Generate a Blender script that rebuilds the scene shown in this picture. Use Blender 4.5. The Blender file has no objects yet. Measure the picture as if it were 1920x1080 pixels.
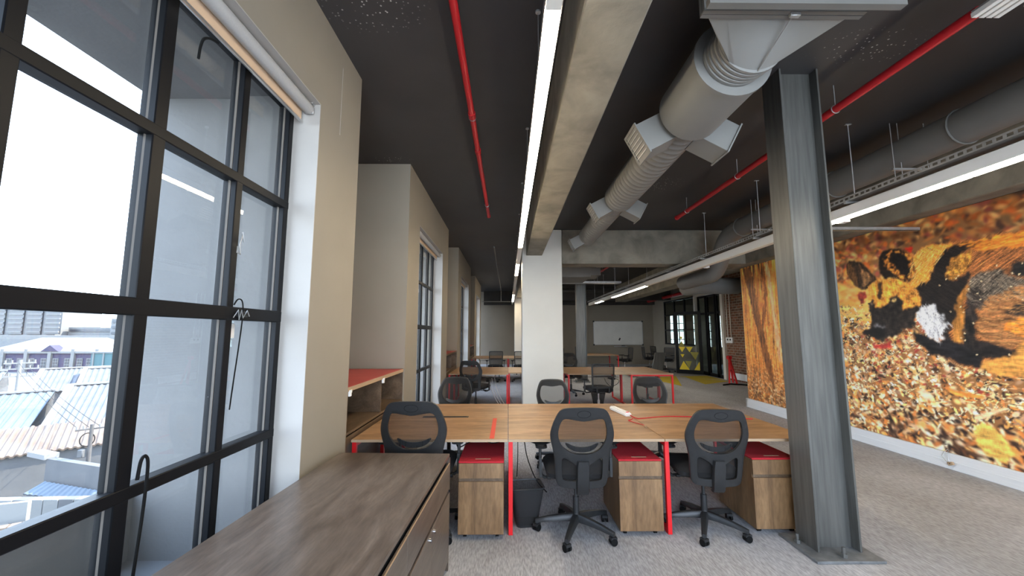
import bpy, bmesh, math, random
import numpy as np
from mathutils import Vector, Matrix
from mathutils.geometry import delaunay_2d_cdt

random.seed(7)
scene = bpy.context.scene
COL = scene.collection

# ------------------------------------------------------------------ camera
FPX, VPX, VPY, EYE = 745.0, 953.0, 625.0, 1.57
pitch = math.atan((VPY - 540) / FPX)
yaw = math.atan((960 - VPX) / math.hypot(FPX, VPY - 540))
cam_data = bpy.data.cameras.new('camera')
cam_data.sensor_fit = 'HORIZONTAL'
cam_data.sensor_width = 36.0
cam_data.lens = FPX / 1920.0 * 36.0
cam_data.clip_start = 0.05
cam_data.clip_end = 2000
cam = bpy.data.objects.new('camera', cam_data)
cam.location = (0, 0, EYE)
cam.rotation_euler = (math.pi / 2 + pitch, 0, -yaw)
COL.objects.link(cam)
scene.camera = cam

# ------------------------------------------------------------------ world, sun, exposure
SKY = 11.0
LAMP = 66.0
world = bpy.data.worlds.new('sky')
scene.world = world
world.use_nodes = True
wn = world.node_tree
bg = wn.nodes['Background']
tc = wn.nodes.new('ShaderNodeTexCoord')
sep = wn.nodes.new('ShaderNodeSeparateXYZ')
ramp = wn.nodes.new('ShaderNodeValToRGB')
wn.links.new(tc.outputs['Generated'], sep.inputs[0])
wn.links.new(sep.outputs['Z'], ramp.inputs['Fac'])
ramp.color_ramp.elements[0].position = 0.0
ramp.color_ramp.elements[0].color = (0.76, 0.87, 1.0, 1)
ramp.color_ramp.elements[1].position = 1.0
ramp.color_ramp.elements[1].color = (0.40, 0.60, 1.0, 1)
wn.links.new(ramp.outputs[0], bg.inputs['Color'])
bg.inputs['Strength'].default_value = SKY

sun_data = bpy.data.lights.new('sun', 'SUN')
sun_data.energy = 22.0
sun_data.angle = math.radians(0.6)
sun_data.color = (1.0, 0.90, 0.74)
sun = bpy.data.objects.new('sun', sun_data)
COL.objects.link(sun)
sun.location = (30, 10, 60)
sun.rotation_euler = Vector((-0.62, -0.30, -0.72)).to_track_quat('-Z', 'Y').to_euler()

scene.view_settings.view_transform = 'Standard'
scene.view_settings.look = 'None'
scene.view_settings.exposure = 0.14
scene.view_settings.gamma = 1.0
scene.view_settings.use_curve_mapping = False
scene.cycles.use_denoising = True
scene.cycles.max_bounces = 10
scene.cycles.diffuse_bounces = 6
scene.cycles.transparent_max_bounces = 24
scene.cycles.caustics_reflective = False
scene.cycles.caustics_refractive = False
scene.cycles.sample_clamp_indirect = 6.0

# ------------------------------------------------------------------ mesh helpers
class MB:
    """collects shapes; build() links them as one mesh object"""
    def __init__(s):
        s.v, s.f = [], []
    def add(s, vs, fs):
        n = len(s.v)
        s.v += [tuple(p) for p in vs]
        s.f += [tuple(i + n for i in q) for q in fs]
        return s
    def box(s, x0, x1, y0, y1, z0, z1):
        x0, x1 = min(x0, x1), max(x0, x1)
        y0, y1 = min(y0, y1), max(y0, y1)
        z0, z1 = min(z0, z1), max(z0, z1)
        return s.add([(x0, y0, z0), (x1, y0, z0), (x1, y1, z0), (x0, y1, z0),
                      (x0, y0, z1), (x1, y0, z1), (x1, y1, z1), (x0, y1, z1)],
                     [(0, 3, 2, 1), (4, 5, 6, 7), (0, 1, 5, 4), (1, 2, 6, 5), (2, 3, 7, 6), (3, 0, 4, 7)])
    def obox(s, c, ax, ay, az):
        """box centred at c with half-axis vectors"""
        c, ax, ay, az = Vector(c), Vector(ax), Vector(ay), Vector(az)
        vs = [c + ax * i + ay * j + az * k for k in (-1, 1) for (i, j) in ((-1, -1), (1, -1), (1, 1), (-1, 1))]
        return s.add(vs, [(0, 3, 2, 1), (4, 5, 6, 7), (0, 1, 5, 4), (1, 2, 6, 5), (2, 3, 7, 6), (3, 0, 4, 7)])
    def bar(s, p0, p1, w, h, up=(0, 0, 1)):
        p0, p1 = Vector(p0), Vector(p1)
        d = (p1 - p0).normalized()
        u = Vector(up)
        if abs(d.dot(u)) > 0.98:
            u = Vector((0, 1, 0))
        r = d.cross(u).normalized()
        u = r.cross(d).normalized()
        return s.obox((p0 + p1) / 2, (p1 - p0) / 2, r * w / 2, u * h / 2)
    def tube(s, pts, r, n=8, caps=True):
        pts = [Vector(p) for p in pts]
        rs = r if isinstance(r, (list, tuple)) else [r] * len(pts)
        t0 = (pts[1] - pts[0]).normalized()
        u = t0.orthogonal().normalized()
        base = len(s.v)
        for i, p in enumerate(pts):
            if i == 0:
                t = t0
            elif i == len(pts) - 1:
                t = (pts[i] - pts[i - 1]).normalized()
            else:
                t = ((pts[i + 1] - pts[i]).normalized() + (pts[i] - pts[i - 1]).normalized())
                t = t.normalized() if t.length > 1e-6 else (pts[i + 1] - pts[i]).normalized()
            u = (u - t * u.dot(t))
            u = u.normalized() if u.length > 1e-6 else t.orthogonal().normalized()
            w = t.cross(u)
            for k in range(n):
                a = 2 * math.pi * k / n
                s.v.append(tuple(p + (u * math.cos(a) + w * math.sin(a)) * rs[i]))
        for i in range(len(pts) - 1):
            for k in range(n):
                a, b = base + i * n + k, base + i * n + (k + 1) % n
                s.f.append((a, b, b + n, a + n))
        if caps:
            s.f.append(tuple(base + k for k in reversed(range(n))))
            e = base + (len(pts) - 1) * n
            s.f.append(tuple(e + k for k in range(n)))
        return s
    def cyl(s, p0, p1, r, n=16, r1=None):
        return s.tube([p0, p1], [r, r if r1 is None else r1], n)
    def loft(s, rings, closed=True, caps=True):
        """rings: lists of points, all the same length"""
        n = len(rings[0]); base = len(s.v)
        for rg in rings:
            s.v += [tuple(p) for p in rg]
        m = n if closed else n - 1
        for i in range(len(rings) - 1):
            for k in range(m):
                a, b = base + i * n + k, base + i * n + (k + 1) % n
                s.f.append((a, b, b + n, a + n))
        if caps:
            s.f.append(tuple(base + k for k in reversed(range(n))))
            e = base + (len(rings) - 1) * n
            s.f.append(tuple(e + k for k in range(n)))
        return s
    def prism(s, poly, z0, z1):
        n = len(poly); b = len(s.v)
        s.v += [(x, y, z0) for x, y in poly] + [(x, y, z1) for x, y in poly]
        s.f.append(tuple(b + i for i in reversed(range(n))))
        s.f.append(tuple(b + n + i for i in range(n)))
        for i in range(n):
            j = (i + 1) % n
            s.f.append((b + i, b + j, b + n + j, b + n + i))
        return s
    def xform(s, M):
        s.v = [tuple(M @ Vector(p)) for p in s.v]
        return s
    def mesh(s, name, mat, off=(0, 0, 0), bevel=0.0, seg=1, smooth=True, fix=True):
        me = bpy.data.meshes.new(name)
        vs = s.v if not any(off) else [(p[0] - off[0], p[1] - off[1], p[2] - off[2]) for p in s.v]
        me.from_pydata(vs, [], s.f)
        if fix or bevel:
            bm = bmesh.new(); bm.from_mesh(me)
            bmesh.ops.recalc_face_normals(bm, faces=bm.faces)
            if bevel:
                es = [e for e in bm.edges if len(e.link_faces) == 2 and e.calc_face_angle(0) > 0.5]
                bmesh.ops.bevel(bm, geom=es, offset=bevel, segments=seg, affect='EDGES', clamp_overlap=True)
            bm.to_mesh(me); bm.free()
        if smooth:
            me.shade_smooth()
            me.set_sharp_from_angle(angle=math.radians(38))
        if mat is not None:
            me.materials.append(mat)
        return me
    def build(s, name, mat, parent=None, bevel=0.0, seg=1, world=False, smooth=True, fix=True):
        off = (0, 0, 0)
        if parent is None:
            xs, ys, zs = zip(*s.v)
            off = ((min(xs) + max(xs)) / 2, (min(ys) + max(ys)) / 2, min(zs))
        elif world:
            pw = parent
            off = Vector((0, 0, 0))
            while pw is not None:
                off = off + pw.location
                pw = pw.parent
            off = tuple(off)
        o = bpy.data.objects.new(name, s.mesh(name, mat, off, bevel, seg, smooth, fix))
        COL.objects.link(o)
        if parent is None:
            o.location = off
        else:
            o.parent = parent
        return o

def tag(o, label=None, cat=None, group=None, kind=None):
    if label: o['label'] = label
    if cat: o['category'] = cat
    if group: o['group'] = group
    if kind: o['kind'] = kind
    return o
def thing(name, label, cat, loc=(0, 0, 0), rz=0.0, group=None, kind=None):
    o = bpy.data.objects.new(name, None)
    o.empty_display_size = 0.1
    COL.objects.link(o)
    o.location = loc
    o.rotation_euler = (0, 0, rz)
    return tag(o, label, cat, group, kind)
def structure(name, label=None, loc=(0, 0, 0), cat=None):
    return thing(name, label, cat, loc, kind='structure')
def sbuild(mb, name, mat, label=None, cat=None, **k):
    return tag(mb.build(name, mat, **k), label, cat, kind='structure')
def copy_tree(o, parent=None):
    c = o.copy(); COL.objects.link(c)
    c.parent = parent
    if parent is not None:
        c.matrix_parent_inverse = o.matrix_parent_inverse.copy()
    for ch in o.children:
        copy_tree(ch, c)
    return c
def part_copy(src, parent, loc=None):
    c = src.copy(); COL.objects.link(c); c.parent = parent
    if loc is not None: c.location = loc
    return c

# ------------------------------------------------------------------ materials
def nt(m):
    return m.node_tree.nodes, m.node_tree.links
def mat(name, col, rough=0.6, metal=0.0, spec=0.5):
    m = bpy.data.materials.new(name); m.use_nodes = True
    b = m.node_tree.nodes['Principled BSDF']
    b.inputs['Base Color'].default_value = (*col, 1)
    b.inputs['Roughness'].default_value = rough
    b.inputs['Metallic'].default_value = metal
    b.inputs['Specular IOR Level'].default_value = spec
    return m
def noise(m, scale, detail=4, coord='Object', stretch=(1, 1, 1), rough=0.55, dist=0.0):
    n, l = nt(m)
    t = n.new('ShaderNodeTexCoord'); mp = n.new('ShaderNodeMapping')
    mp.inputs['Scale'].default_value = stretch
    l.new(t.outputs[coord], mp.inputs['Vector'])
    x = n.new('ShaderNodeTexNoise')
    x.inputs['Scale'].default_value = scale
    x.inputs['Detail'].default_value = detail
    x.inputs['Roughness'].default_value = rough
    x.inputs['Distortion'].default_value = dist
    l.new(mp.outputs[0], x.inputs['Vector'])
    return x
def ramp_of(m, src, stops):
    n, l = nt(m)
    r = n.new('ShaderNodeValToRGB')
    while len(r.color_ramp.elements) < len(stops):
        r.color_ramp.elements.new(0.5)
    for e, (p, c) in zip(r.color_ramp.elements, stops):
        e.position = p; e.color = (*c, 1)
    l.new(src, r.inputs['Fac'])
    return r
def bump(m, src, strength, dist=0.01):
    n, l = nt(m)
    b = n.new('ShaderNodeBump')
    b.inputs['Strength'].default_value = strength
    b.inputs['Distance'].default_value = dist
    l.new(src, b.inputs['Height'])
    l.new(b.outputs[0], n['Principled BSDF'].inputs['Normal'])
def mixc(m, fac, a, b, mode='MIX'):
    n, l = nt(m)
    x = n.new('ShaderNodeMix'); x.data_type = 'RGBA'; x.blend_type = mode
    if hasattr(fac, 'is_linked'): l.new(fac, x.inputs[0])
    else: x.inputs[0].default_value = fac
    for s, i in ((a, 6), (b, 7)):
        if hasattr(s, 'is_linked'): l.new(s, x.inputs[i])
        else: x.inputs[i].default_value = (*s, 1)
    return x.outputs[2]
def base(m, out):
    m.node_tree.links.new(out, m.node_tree.nodes['Principled BSDF'].inputs['Base Color'])
def noisy(name, c1, c2, scale, rough=0.6, metal=0.0, stretch=(1, 1, 1), detail=5, bmp=0.0, coord='Object', bscale=None, lo=0.3, hi=0.7, dist=0.0):
    m = mat(name, c1, rough, metal)
    x = noise(m, scale, detail, coord, stretch, dist=dist)
    base(m, ramp_of(m, x.outputs['Fac'], [(lo, c1), (hi, c2)]).outputs[0])
    if bmp:
        y = x if bscale is None else noise(m, bscale, 4, coord, stretch)
        bump(m, y.outputs['Fac'], bmp)
    return m

M = {}
M['wall'] = noisy('wall_paint', (0.262, 0.228, 0.180), (0.29, 0.252, 0.20), 1.3, 0.85, bmp=0.05, bscale=60)
M['white_paint'] = noisy('white_reveal_paint', (0.37, 0.345, 0.315), (0.41, 0.382, 0.35), 2.0, 0.6, bmp=0.04, bscale=50)
M['pillar'] = noisy('pillar_paint', (0.66, 0.63, 0.56), (0.71, 0.68, 0.61), 1.5, 0.75, bmp=0.06, bscale=50)
M['plaster_out'] = noisy('outdoor_plaster', (0.155, 0.15, 0.143), (0.187, 0.181, 0.173), 2.2, 0.9, bmp=0.25, bscale=35)
M['concrete'] = noisy('raw_concrete', (0.15, 0.134, 0.104), (0.295, 0.266, 0.21), 2.6, 0.85, bmp=0.35, bscale=14, detail=9, dist=0.6)
M['carpet'] = mat('carpet', (0.3, 0.3, 0.31), 0.95, 0, 0.1)
_a = noise(M['carpet'], 95, 3, stretch=(1.0, 0.20, 1)); _b = noise(M['carpet'], 1.1, 5, stretch=(1.0, 0.5, 1))
_c1 = ramp_of(M['carpet'], _a.outputs['Fac'], [(0.3, (0.32, 0.318, 0.322)), (0.7, (0.55, 0.55, 0.562))]).outputs[0]
_c2 = ramp_of(M['carpet'], _b.outputs['Fac'], [(0.3, (0.70, 0.68, 0.66)), (0.65, (1.0, 1.0, 1.0))]).outputs[0]
base(M['carpet'], mixc(M['carpet'], 1.0, _c1, _c2, 'MULTIPLY'))
_f = noise(M['carpet'], 220, 2)
bump(M['carpet'], _f.outputs['Fac'], 0.4, 0.004)
M['carpet_yellow'] = noisy('yellow_carpet', (0.42, 0.30, 0.01), (0.60, 0.45, 0.02), 60, 0.95)
M['ceiling'] = mat('ceiling_paint', (0.035, 0.034, 0.036), 0.55)
M['dark_band'] = noisy('dark_service_paint', (0.035, 0.032, 0.03), (0.05, 0.046, 0.042), 2, 0.8)

def wood(name, dark, mid, light, sc=1.0, rough=0.42, along='y'):
    m = mat(name, mid, rough, 0, 0.5)
    st = {'y': (1.0, 0.16, 1.0), 'x': (0.16, 1.0, 1.0), 'z': (1.0, 1.0, 0.16)}[along]
    a = noise(m, 9 * sc, 8, 'Object', st, 0.62, 1.2)
    b = noise(m, 2.2 * sc, 4, 'Object', st, 0.5, 2.0)
    c = noise(m, 90 * sc, 3, 'Object', st)
    ca = ramp_of(m, a.outputs['Fac'], [(0.28, dark), (0.5, mid), (0.74, light)]).outputs[0]
    cb = ramp_of(m, b.outputs['Fac'], [(0.3, (0.72, 0.70, 0.68)), (0.7, (1.08, 1.05, 1.0))]).outputs[0]
    o = mixc(m, 1.0, ca, cb, 'MULTIPLY')
    cc = ramp_of(m, c.outputs['Fac'], [(0.35, (0.78, 0.78, 0.78)), (0.6, (1, 1, 1))]).outputs[0]
    base(m, mixc(m, 1.0, o, cc, 'MULTIPLY'))
    bump(m, c.outputs['Fac'], 0.08, 0.003)
    return m
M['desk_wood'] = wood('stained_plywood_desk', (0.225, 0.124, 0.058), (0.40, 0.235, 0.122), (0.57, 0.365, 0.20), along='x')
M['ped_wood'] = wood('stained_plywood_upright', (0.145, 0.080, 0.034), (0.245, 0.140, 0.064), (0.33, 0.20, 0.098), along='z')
M['cab_wood'] = wood('dark_stained_plywood', (0.072, 0.052, 0.040), (0.132, 0.10, 0.078), (0.205, 0.165, 0.135), rough=0.30, along='y')
M['shelf_wood'] = wood('dark_stained_shelf', (0.075, 0.048, 0.026), (0.13, 0.085, 0.05), (0.19, 0.13, 0.08), along='y')
M['edge_wood'] = mat('pale_ply_edge', (0.40, 0.28, 0.17), 0.6)
M['red_laminate'] = noisy('red_laminate', (0.36, 0.035, 0.03), (0.42, 0.05, 0.04), 5, 0.45)
M['red_top'] = noisy('red_carpet_top', (0.36, 0.006, 0.014), (0.50, 0.014, 0.025), 160, 0.85, bmp=0.3)
M['red_metal'] = mat('red_powder_coat', (0.68, 0.012, 0.016), 0.35)
M['red_pipe'] = mat('red_pipe_paint', (0.50, 0.010, 0.018), 0.42)
M['red_tape'] = mat('red_tape', (0.62, 0.045, 0.02), 0.6)
M['black_frame'] = mat('black_window_steel', (0.007, 0.0075, 0.009), 0.45, 0, 0.18)
M['putty'] = mat('window_putty', (0.13, 0.11, 0.09), 0.7)  # tan colour standing for light on the window bar step
M['black_plastic'] = noisy('black_plastic', (0.016, 0.017, 0.018), (0.022, 0.023, 0.024), 30, 0.42)
M['grey_plastic'] = noisy('charcoal_plastic', (0.014, 0.0145, 0.015), (0.019, 0.0195, 0.0205), 30, 0.42)
M['black_fabric'] = noisy('black_fabric', (0.007, 0.007, 0.008), (0.013, 0.013, 0.014), 200, 0.95, bmp=0.2)
M['black_rubber'] = mat('black_rubber', (0.005, 0.005, 0.005), 0.8, 0, 0.2)
M['chrome'] = mat('chrome', (0.7, 0.7, 0.72), 0.18, 1.0)
M['galv'] = noisy('galvanised_steel', (0.40, 0.40, 0.39), (0.55, 0.55, 0.54), 12, 0.42, 0.7)
M['duct'] = noisy('grey_duct_paint', (0.20, 0.198, 0.186), (0.225, 0.222, 0.21), 3, 0.5)
M['duct_dark'] = noisy('grey_duct_paint_dull', (0.14, 0.136, 0.125), (0.165, 0.16, 0.148), 3, 0.65)
M['steel_col'] = noisy('brushed_grey_steel_paint', (0.085, 0.084, 0.077), (0.145, 0.143, 0.132), 5, 0.40, 0.35, stretch=(6, 6, 0.35), detail=7)
M['steel_base'] = noisy('worn_base_plate', (0.10, 0.105, 0.105), (0.20, 0.205, 0.205), 14, 0.6, 0.2)
M['lamp_white'] = mat('white_lamp_housing', (0.80, 0.78, 0.74), 0.45)
M['alu'] = mat('aluminium', (0.62, 0.62, 0.62), 0.3, 0.9)
M['diffuser_off'] = mat('frosted_diffuser_off', (0.82, 0.77, 0.68), 0.5)
M['white_plastic'] = mat('white_plastic', (0.80, 0.80, 0.78), 0.45)
M['skirting'] = noisy('white_skirting', (0.74, 0.77, 0.80), (0.84, 0.86, 0.88), 30, 0.5, stretch=(1, 0.1, 8))
M['blind'] = noisy('grey_blind_fabric', (0.36, 0.355, 0.345), (0.40, 0.395, 0.385), 150, 0.85)
M['blind_back'] = mat('beige_blind_fabric', (0.62, 0.44, 0.29), 0.85)
M['whiteboard'] = noisy('whiteboard_face', (0.74, 0.72, 0.67), (0.82, 0.80, 0.75), 2, 0.3)
M['yellow'] = mat('yellow_vinyl', (0.80, 0.60, 0.02), 0.5)
M['yellow_dim'] = mat('olive_vinyl', (0.28, 0.24, 0.03), 0.5)
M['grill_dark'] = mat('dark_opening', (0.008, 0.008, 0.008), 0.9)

def emitter(name, col, s):
    m = bpy.data.materials.new(name); m.use_nodes = True
    n, l = nt(m); n.remove(n['Principled BSDF'])
    e = n.new('ShaderNodeEmission')
    e.inputs['Color'].default_value = (*col, 1); e.inputs['Strength'].default_value = s
    l.new(e.outputs[0], n['Material Output'].inputs['Surface'])
    return m
M['lamp'] = emitter('warm_led_diffuser', (1.0, 0.84, 0.60), LAMP)
M['lamp_cool'] = emitter('neutral_led_diffuser', (1.0, 0.87, 0.66), LAMP * 0.68)

def glassmat(name, tint=(0.96, 0.98, 0.98), ior=1.5, dirt=0.0):
    m = bpy.data.materials.new(name); m.use_nodes = True
    n, l = nt(m); n.remove(n['Principled BSDF'])
    t = n.new('ShaderNodeBsdfTransparent'); t.inputs['Color'].default_value = (*tint, 1)
    g = n.new('ShaderNodeBsdfGlossy'); g.inputs['Roughness'].default_value = 0.0
    lw = n.new('ShaderNodeLayerWeight'); lw.inputs['Blend'].default_value = 0.5
    pw = n.new('ShaderNodeMath'); pw.operation = 'POWER'; l.new(lw.outputs['Facing'], pw.inputs[0]); pw.inputs[1].default_value = 5.0
    fr = n.new('ShaderNodeMath'); fr.operation = 'MULTIPLY_ADD'; l.new(pw.outputs[0], fr.inputs[0]); fr.inputs[1].default_value = 0.95; fr.inputs[2].default_value = 0.045
    mx = n.new('ShaderNodeMixShader')
    l.new(fr.outputs[0], mx.inputs[0]); l.new(t.outputs[0], mx.inputs[1]); l.new(g.outputs[0], mx.inputs[2])
    out = mx.outputs[0]
    if dirt:
        d = n.new('ShaderNodeBsdfDiffuse'); d.inputs['Color'].default_value = (0.8, 0.82, 0.85, 1)
        x = noise(m, 55, 2); v = n.new('ShaderNodeTexVoronoi'); v.inputs['Scale'].default_value = 16
        tcn = n.new('ShaderNodeTexCoord'); l.new(tcn.outputs['Object'], v.inputs['Vector'])
        r = ramp_of(m, v.outputs['Distance'], [(0.0, (1, 1, 1)), (0.055, (0, 0, 0))])
        r2 = ramp_of(m, x.outputs['Fac'], [(0.55, (0, 0, 0)), (0.62, (1, 1, 1))])
        mu = mixc(m, 1.0, r.outputs[0], r2.outputs[0], 'MULTIPLY')
        mm = n.new('ShaderNodeMath'); mm.operation = 'MULTIPLY_ADD'
        l.new(mu, mm.inputs[0]); mm.inputs[1].default_value = 0.6; mm.inputs[2].default_value = dirt
        m2 = n.new('ShaderNodeMixShader')
        l.new(mm.outputs[0], m2.inputs[0]); l.new(out, m2.inputs[1]); l.new(d.outputs[0], m2.inputs[2])
        out = m2.outputs[0]
    l.new(out, n['Material Output'].inputs['Surface'])
    return m
M['glass'] = glassmat('window_glass', dirt=0.025)
M['glass_clear'] = glassmat('partition_glass', (0.80, 0.84, 0.82))
def meshmat(name, col, alpha):
    m = bpy.data.materials.new(name); m.use_nodes = True
    n, l = nt(m)
    p = n['Principled BSDF']; p.inputs['Base Color'].default_value = (*col, 1); p.inputs['Roughness'].default_value = 0.7
    t = n.new('ShaderNodeBsdfTransparent'); mx = n.new('ShaderNodeMixShader')
    mx.inputs[0].default_value = alpha
    l.new(t.outputs[0], mx.inputs[1]); l.new(p.outputs[0], mx.inputs[2])
    l.new(mx.outputs[0], n['Material Output'].inputs['Surface'])
    return m
M['chair_mesh'] = meshmat('black_chair_mesh', (0.016, 0.015, 0.015), 0.36)
M['bin_mesh'] = meshmat('black_wire_mesh', (0.012, 0.012, 0.013), 0.72)

# flaking white specks on the dark ceiling
def speck_ceiling():
    m = M['ceiling']; n, l = nt(m)
    x = noise(m, 1.1, 4)
    c = ramp_of(m, x.outputs['Fac'], [(0.35, (0.033, 0.0315, 0.033)), (0.68, (0.046, 0.044, 0.045))]).outputs[0]
    geo = n.new('ShaderNodeNewGeometry')
    v = n.new('ShaderNodeTexVoronoi'); v.inputs['Scale'].default_value = 34
    l.new(geo.outputs['Position'], v.inputs['Vector'])
    sp = ramp_of(m, v.outputs['Distance'], [(0.16, (1, 1, 1)), (0.24, (0, 0, 0))]).outputs[0]
    rnd = ramp_of(m, v.outputs['Color'], [(0.40, (0, 0, 0)), (0.45, (1, 1, 1))]).outputs[0]
    sp = mixc(m, 1.0, sp, rnd, 'MULTIPLY')
    acc = None
    for (cx, cy, rx, ry) in ((-0.90, 2.42, 0.40, 0.26), (2.75, 2.75, 0.5, 0.22), (2.25, 5.55, 0.35, 0.35), (-1.5, 4.75, 0.35, 0.12)):
        s = n.new('ShaderNodeVectorMath'); s.operation = 'SUBTRACT'
        l.new(geo.outputs['Position'], s.inputs[0]); s.inputs[1].default_value = (cx, cy, 3.72)
        d = n.new('ShaderNodeVectorMath'); d.operation = 'DIVIDE'
        l.new(s.outputs[0], d.inputs[0]); d.inputs[1].default_value = (rx, ry, 1)
        ln = n.new('ShaderNodeVectorMath'); ln.operation = 'LENGTH'; l.new(d.outputs[0], ln.inputs[0])
        k = ramp_of(m, ln.outputs['Value'], [(0.25, (1, 1, 1)), (1.0, (0, 0, 0))]).outputs[0]
        acc = k if acc is None else mixc(m, 1.0, acc, k, 'ADD')
    nz = noise(m, 9, 3)
    nzr = ramp_of(m, nz.outputs['Fac'], [(0.34, (0, 0, 0)), (0.46, (1, 1, 1))]).outputs[0]
    fac = mixc(m, 1.0, mixc(m, 1.0, sp, acc, 'MULTIPLY'), nzr, 'MULTIPLY')
    base(m, mixc(m, fac, c, (0.55, 0.54, 0.52)))
speck_ceiling()

def brickmat():
    m = mat('old_red_brick', (0.2, 0.09, 0.05), 0.9)
    n, l = nt(m)
    t = n.new('ShaderNodeTexCoord'); mp = n.new('ShaderNodeMapping')
    mp.inputs['Rotation'].default_value = (math.radians(90), 0, math.radians(90))
    sw = n.new('ShaderNodeSeparateXYZ'); cb = n.new('ShaderNodeCombineXYZ')
    l.new(t.outputs['Object'], sw.inputs[0]); l.new(sw.outputs['Y'], cb.inputs['X']); l.new(sw.outputs['Z'], cb.inputs['Y'])
    b = n.new('ShaderNodeTexBrick')
    b.inputs['Scale'].default_value = 1.0
    b.inputs['Color1'].default_value = (0.20, 0.075, 0.035, 1)
    b.inputs['Color2'].default_value = (0.10, 0.045, 0.026, 1)
    b.inputs['Mortar'].default_value = (0.27, 0.22, 0.17, 1)
    b.inputs['Mortar Size'].default_value = 0.009
    b.inputs['Brick Width'].default_value = 0.23
    b.inputs['Row Height'].default_value = 0.085
    l.new(cb.outputs[0], b.inputs['Vector'])
    x = noise(m, 7, 5)
    o = mixc(m, ramp_of(m, x.outputs['Fac'], [(0.55, (0, 0, 0)), (0.75, (0.6, 0.6, 0.6))]).outputs[0], b.outputs['Color'], (0.33, 0.28, 0.22))
    base(m, o)
    bump(m, b.outputs['Fac'], -0.6, 0.02)
    return m
M['brick'] = brickmat()

def cable(name, pts, r, m, lab, cat='cable', group=None):
    P = [Vector(p) for p in pts]
    out = []
    for i in range(len(P) - 1):
        p0, p1, p2, p3 = P[max(i - 1, 0)], P[i], P[i + 1], P[min(i + 2, len(P) - 1)]
        for k in range(6):
            q = k / 6
            out.append(0.5 * (2 * p1 + (p2 - p0) * q + (2 * p0 - 5 * p1 + 4 * p2 - p3) * q * q + (3 * p1 - p0 - 3 * p2 + p3) * q ** 3))
    out.append(P[-1])
    return tag(MB().tube(out, r, 6).build(name, M[m]), lab, cat, group)
# ================================================================== THE SETTING
ZC = 3.72            # ceiling
XW = -1.25           # face of the window piers
XR = 5.17            # mural wall
Y0, YB = -2.4, 20.6  # room length
PER = 4.97

sbuild(MB().box(-2.45, 16.0, Y0, YB + 0.2, -0.25, 0.0), 'floor', M['carpet'], 'grey streaked carpet covering the office floor', 'floor')
sbuild(MB().box(-2.6, 16.0, Y0 - 0.2, YB + 0.2, ZC, ZC + 0.35), 'ceiling', M['ceiling'], 'dark charcoal painted ceiling with flaking white specks', 'ceiling')
bk = MB().box(-2.45, 8.3, YB, YB + 0.2, 0, ZC).box(8.3, 12.2, YB, YB + 0.2, 0, 0.85).box(8.3, 12.2, YB, YB + 0.2, 2.5, ZC).box(9.15, 9.6, YB, YB + 0.2, 0.85, 2.5).box(10.55, 11.0, YB, YB + 0.2, 0.85, 2.5).box(11.9, 12.2, YB, YB + 0.2, 0.85, 2.5)
sbuild(bk, 'wall_back', M['wall'], 'beige far wall carrying the whiteboard', 'wall')
sbuild(MB().box(XW, 7.55, YB - 0.35, YB, 3.03, ZC), 'trim_1', M['dark_band'], 'dark painted beam above the beige far wall', 'beam')
# wall behind the camera: a broad band of glazing
wb = MB()
for x0, x1 in ((-2.45, -1.2), (0.75, 0.95), (2.9, 3.1), (5.0, 5.5)):
    wb.box(x0, x1, Y0 - 0.2, Y0, 0, ZC)
wb.box(-1.2, 5.0, Y0 - 0.2, Y0, 0, 0.3).box(-1.2, 5.0, Y0 - 0.2, Y0, 3.45, ZC)
sbuild(wb, 'wall_rear', M['wall'], 'beige wall behind the viewer with three wide openings', 'wall')

# ---- left wall: boxed window piers and recesses between them
W0, W1, WZ0, WZ1 = 0.53, 2.505, 0.28, 3.085     # opening of the first window
def pier(k):
    d = PER * k
    y0, y1, a, b = -0.09 + d, 3.18 + d, W0 + d, W1 + d
    m = MB()
    xi, xo = XW, -1.50
    m.box(xo, xi, y0, a, 0, ZC).box(xo, xi, b, y1, 0, ZC)
    m.box(-2.05, xo, y0, y0 + 0.12, 0, ZC).box(-2.05, xo, y1 - 0.12, y1, 0, ZC)
    m.box(xo, xi, a, b, 0, WZ0).box(xo, xi, a, b, WZ1, ZC)
    o = sbuild(m, 'wall_left', M['wall'], ['beige boxed wall around the second rear window', 'beige boxed wall around the nearest tall window',
         'beige boxed wall around the middle tall window', 'beige boxed wall around the third tall window', 'beige boxed wall around the farthest tall window'][k + 1], 'wall')
    # white painted reveal linings
    t = 0.006
    r = MB().box(-1.42, xi + 0.001, b - t, b, WZ0, WZ1).box(-1.42, xi + 0.001, a, a + t, WZ0, WZ1)
    r.box(-1.42, xi + 0.001, a, b, WZ1 - t, WZ1).box(-1.42, xi + 0.001, a, b, WZ0, WZ0 + t)
    r.build('reveal_lining', M['white_paint'], o, world=True)
    # deep outdoor embrasure: side walls, soffit, low parapet
    e = MB()
    s0, s1 = W0 - 0.09 + d, W1 + 0.095 + d
    e.box(-2.45, xo, y0 + 0.12, s0, -0.3, ZC).box(-2.45, xo, s1, y1 - 0.12, -0.3, ZC)
    e.box(-2.45, -2.05, y0, y0 + 0.12, -0.3, ZC).box(-2.45, -2.05, y1 - 0.12, y1, -0.3, ZC)
    e.box(-2.45, xo, s0, s1, 3.18, ZC)
    e.box(-2.45, -2.31, s0, s1, -0.3, 0.595)
    e.box(-2.31, xo, s0, s1, -0.3, 0.2)
    e.box(-1.80, xo, s1 - 0.035, s1 + 0.01, 0.2, 3.18)
    e.build('embrasure', M['plaster_out'], o, world=True)
    return o
for k in range(0, 4):
    po = pier(k)
    if k == 0:
        MB().box(XW, XW + 0.0015, 2.806, 2.812, 3.03, 3.56).build('plaster_joint', M['white_paint'], po, world=True)
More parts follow.
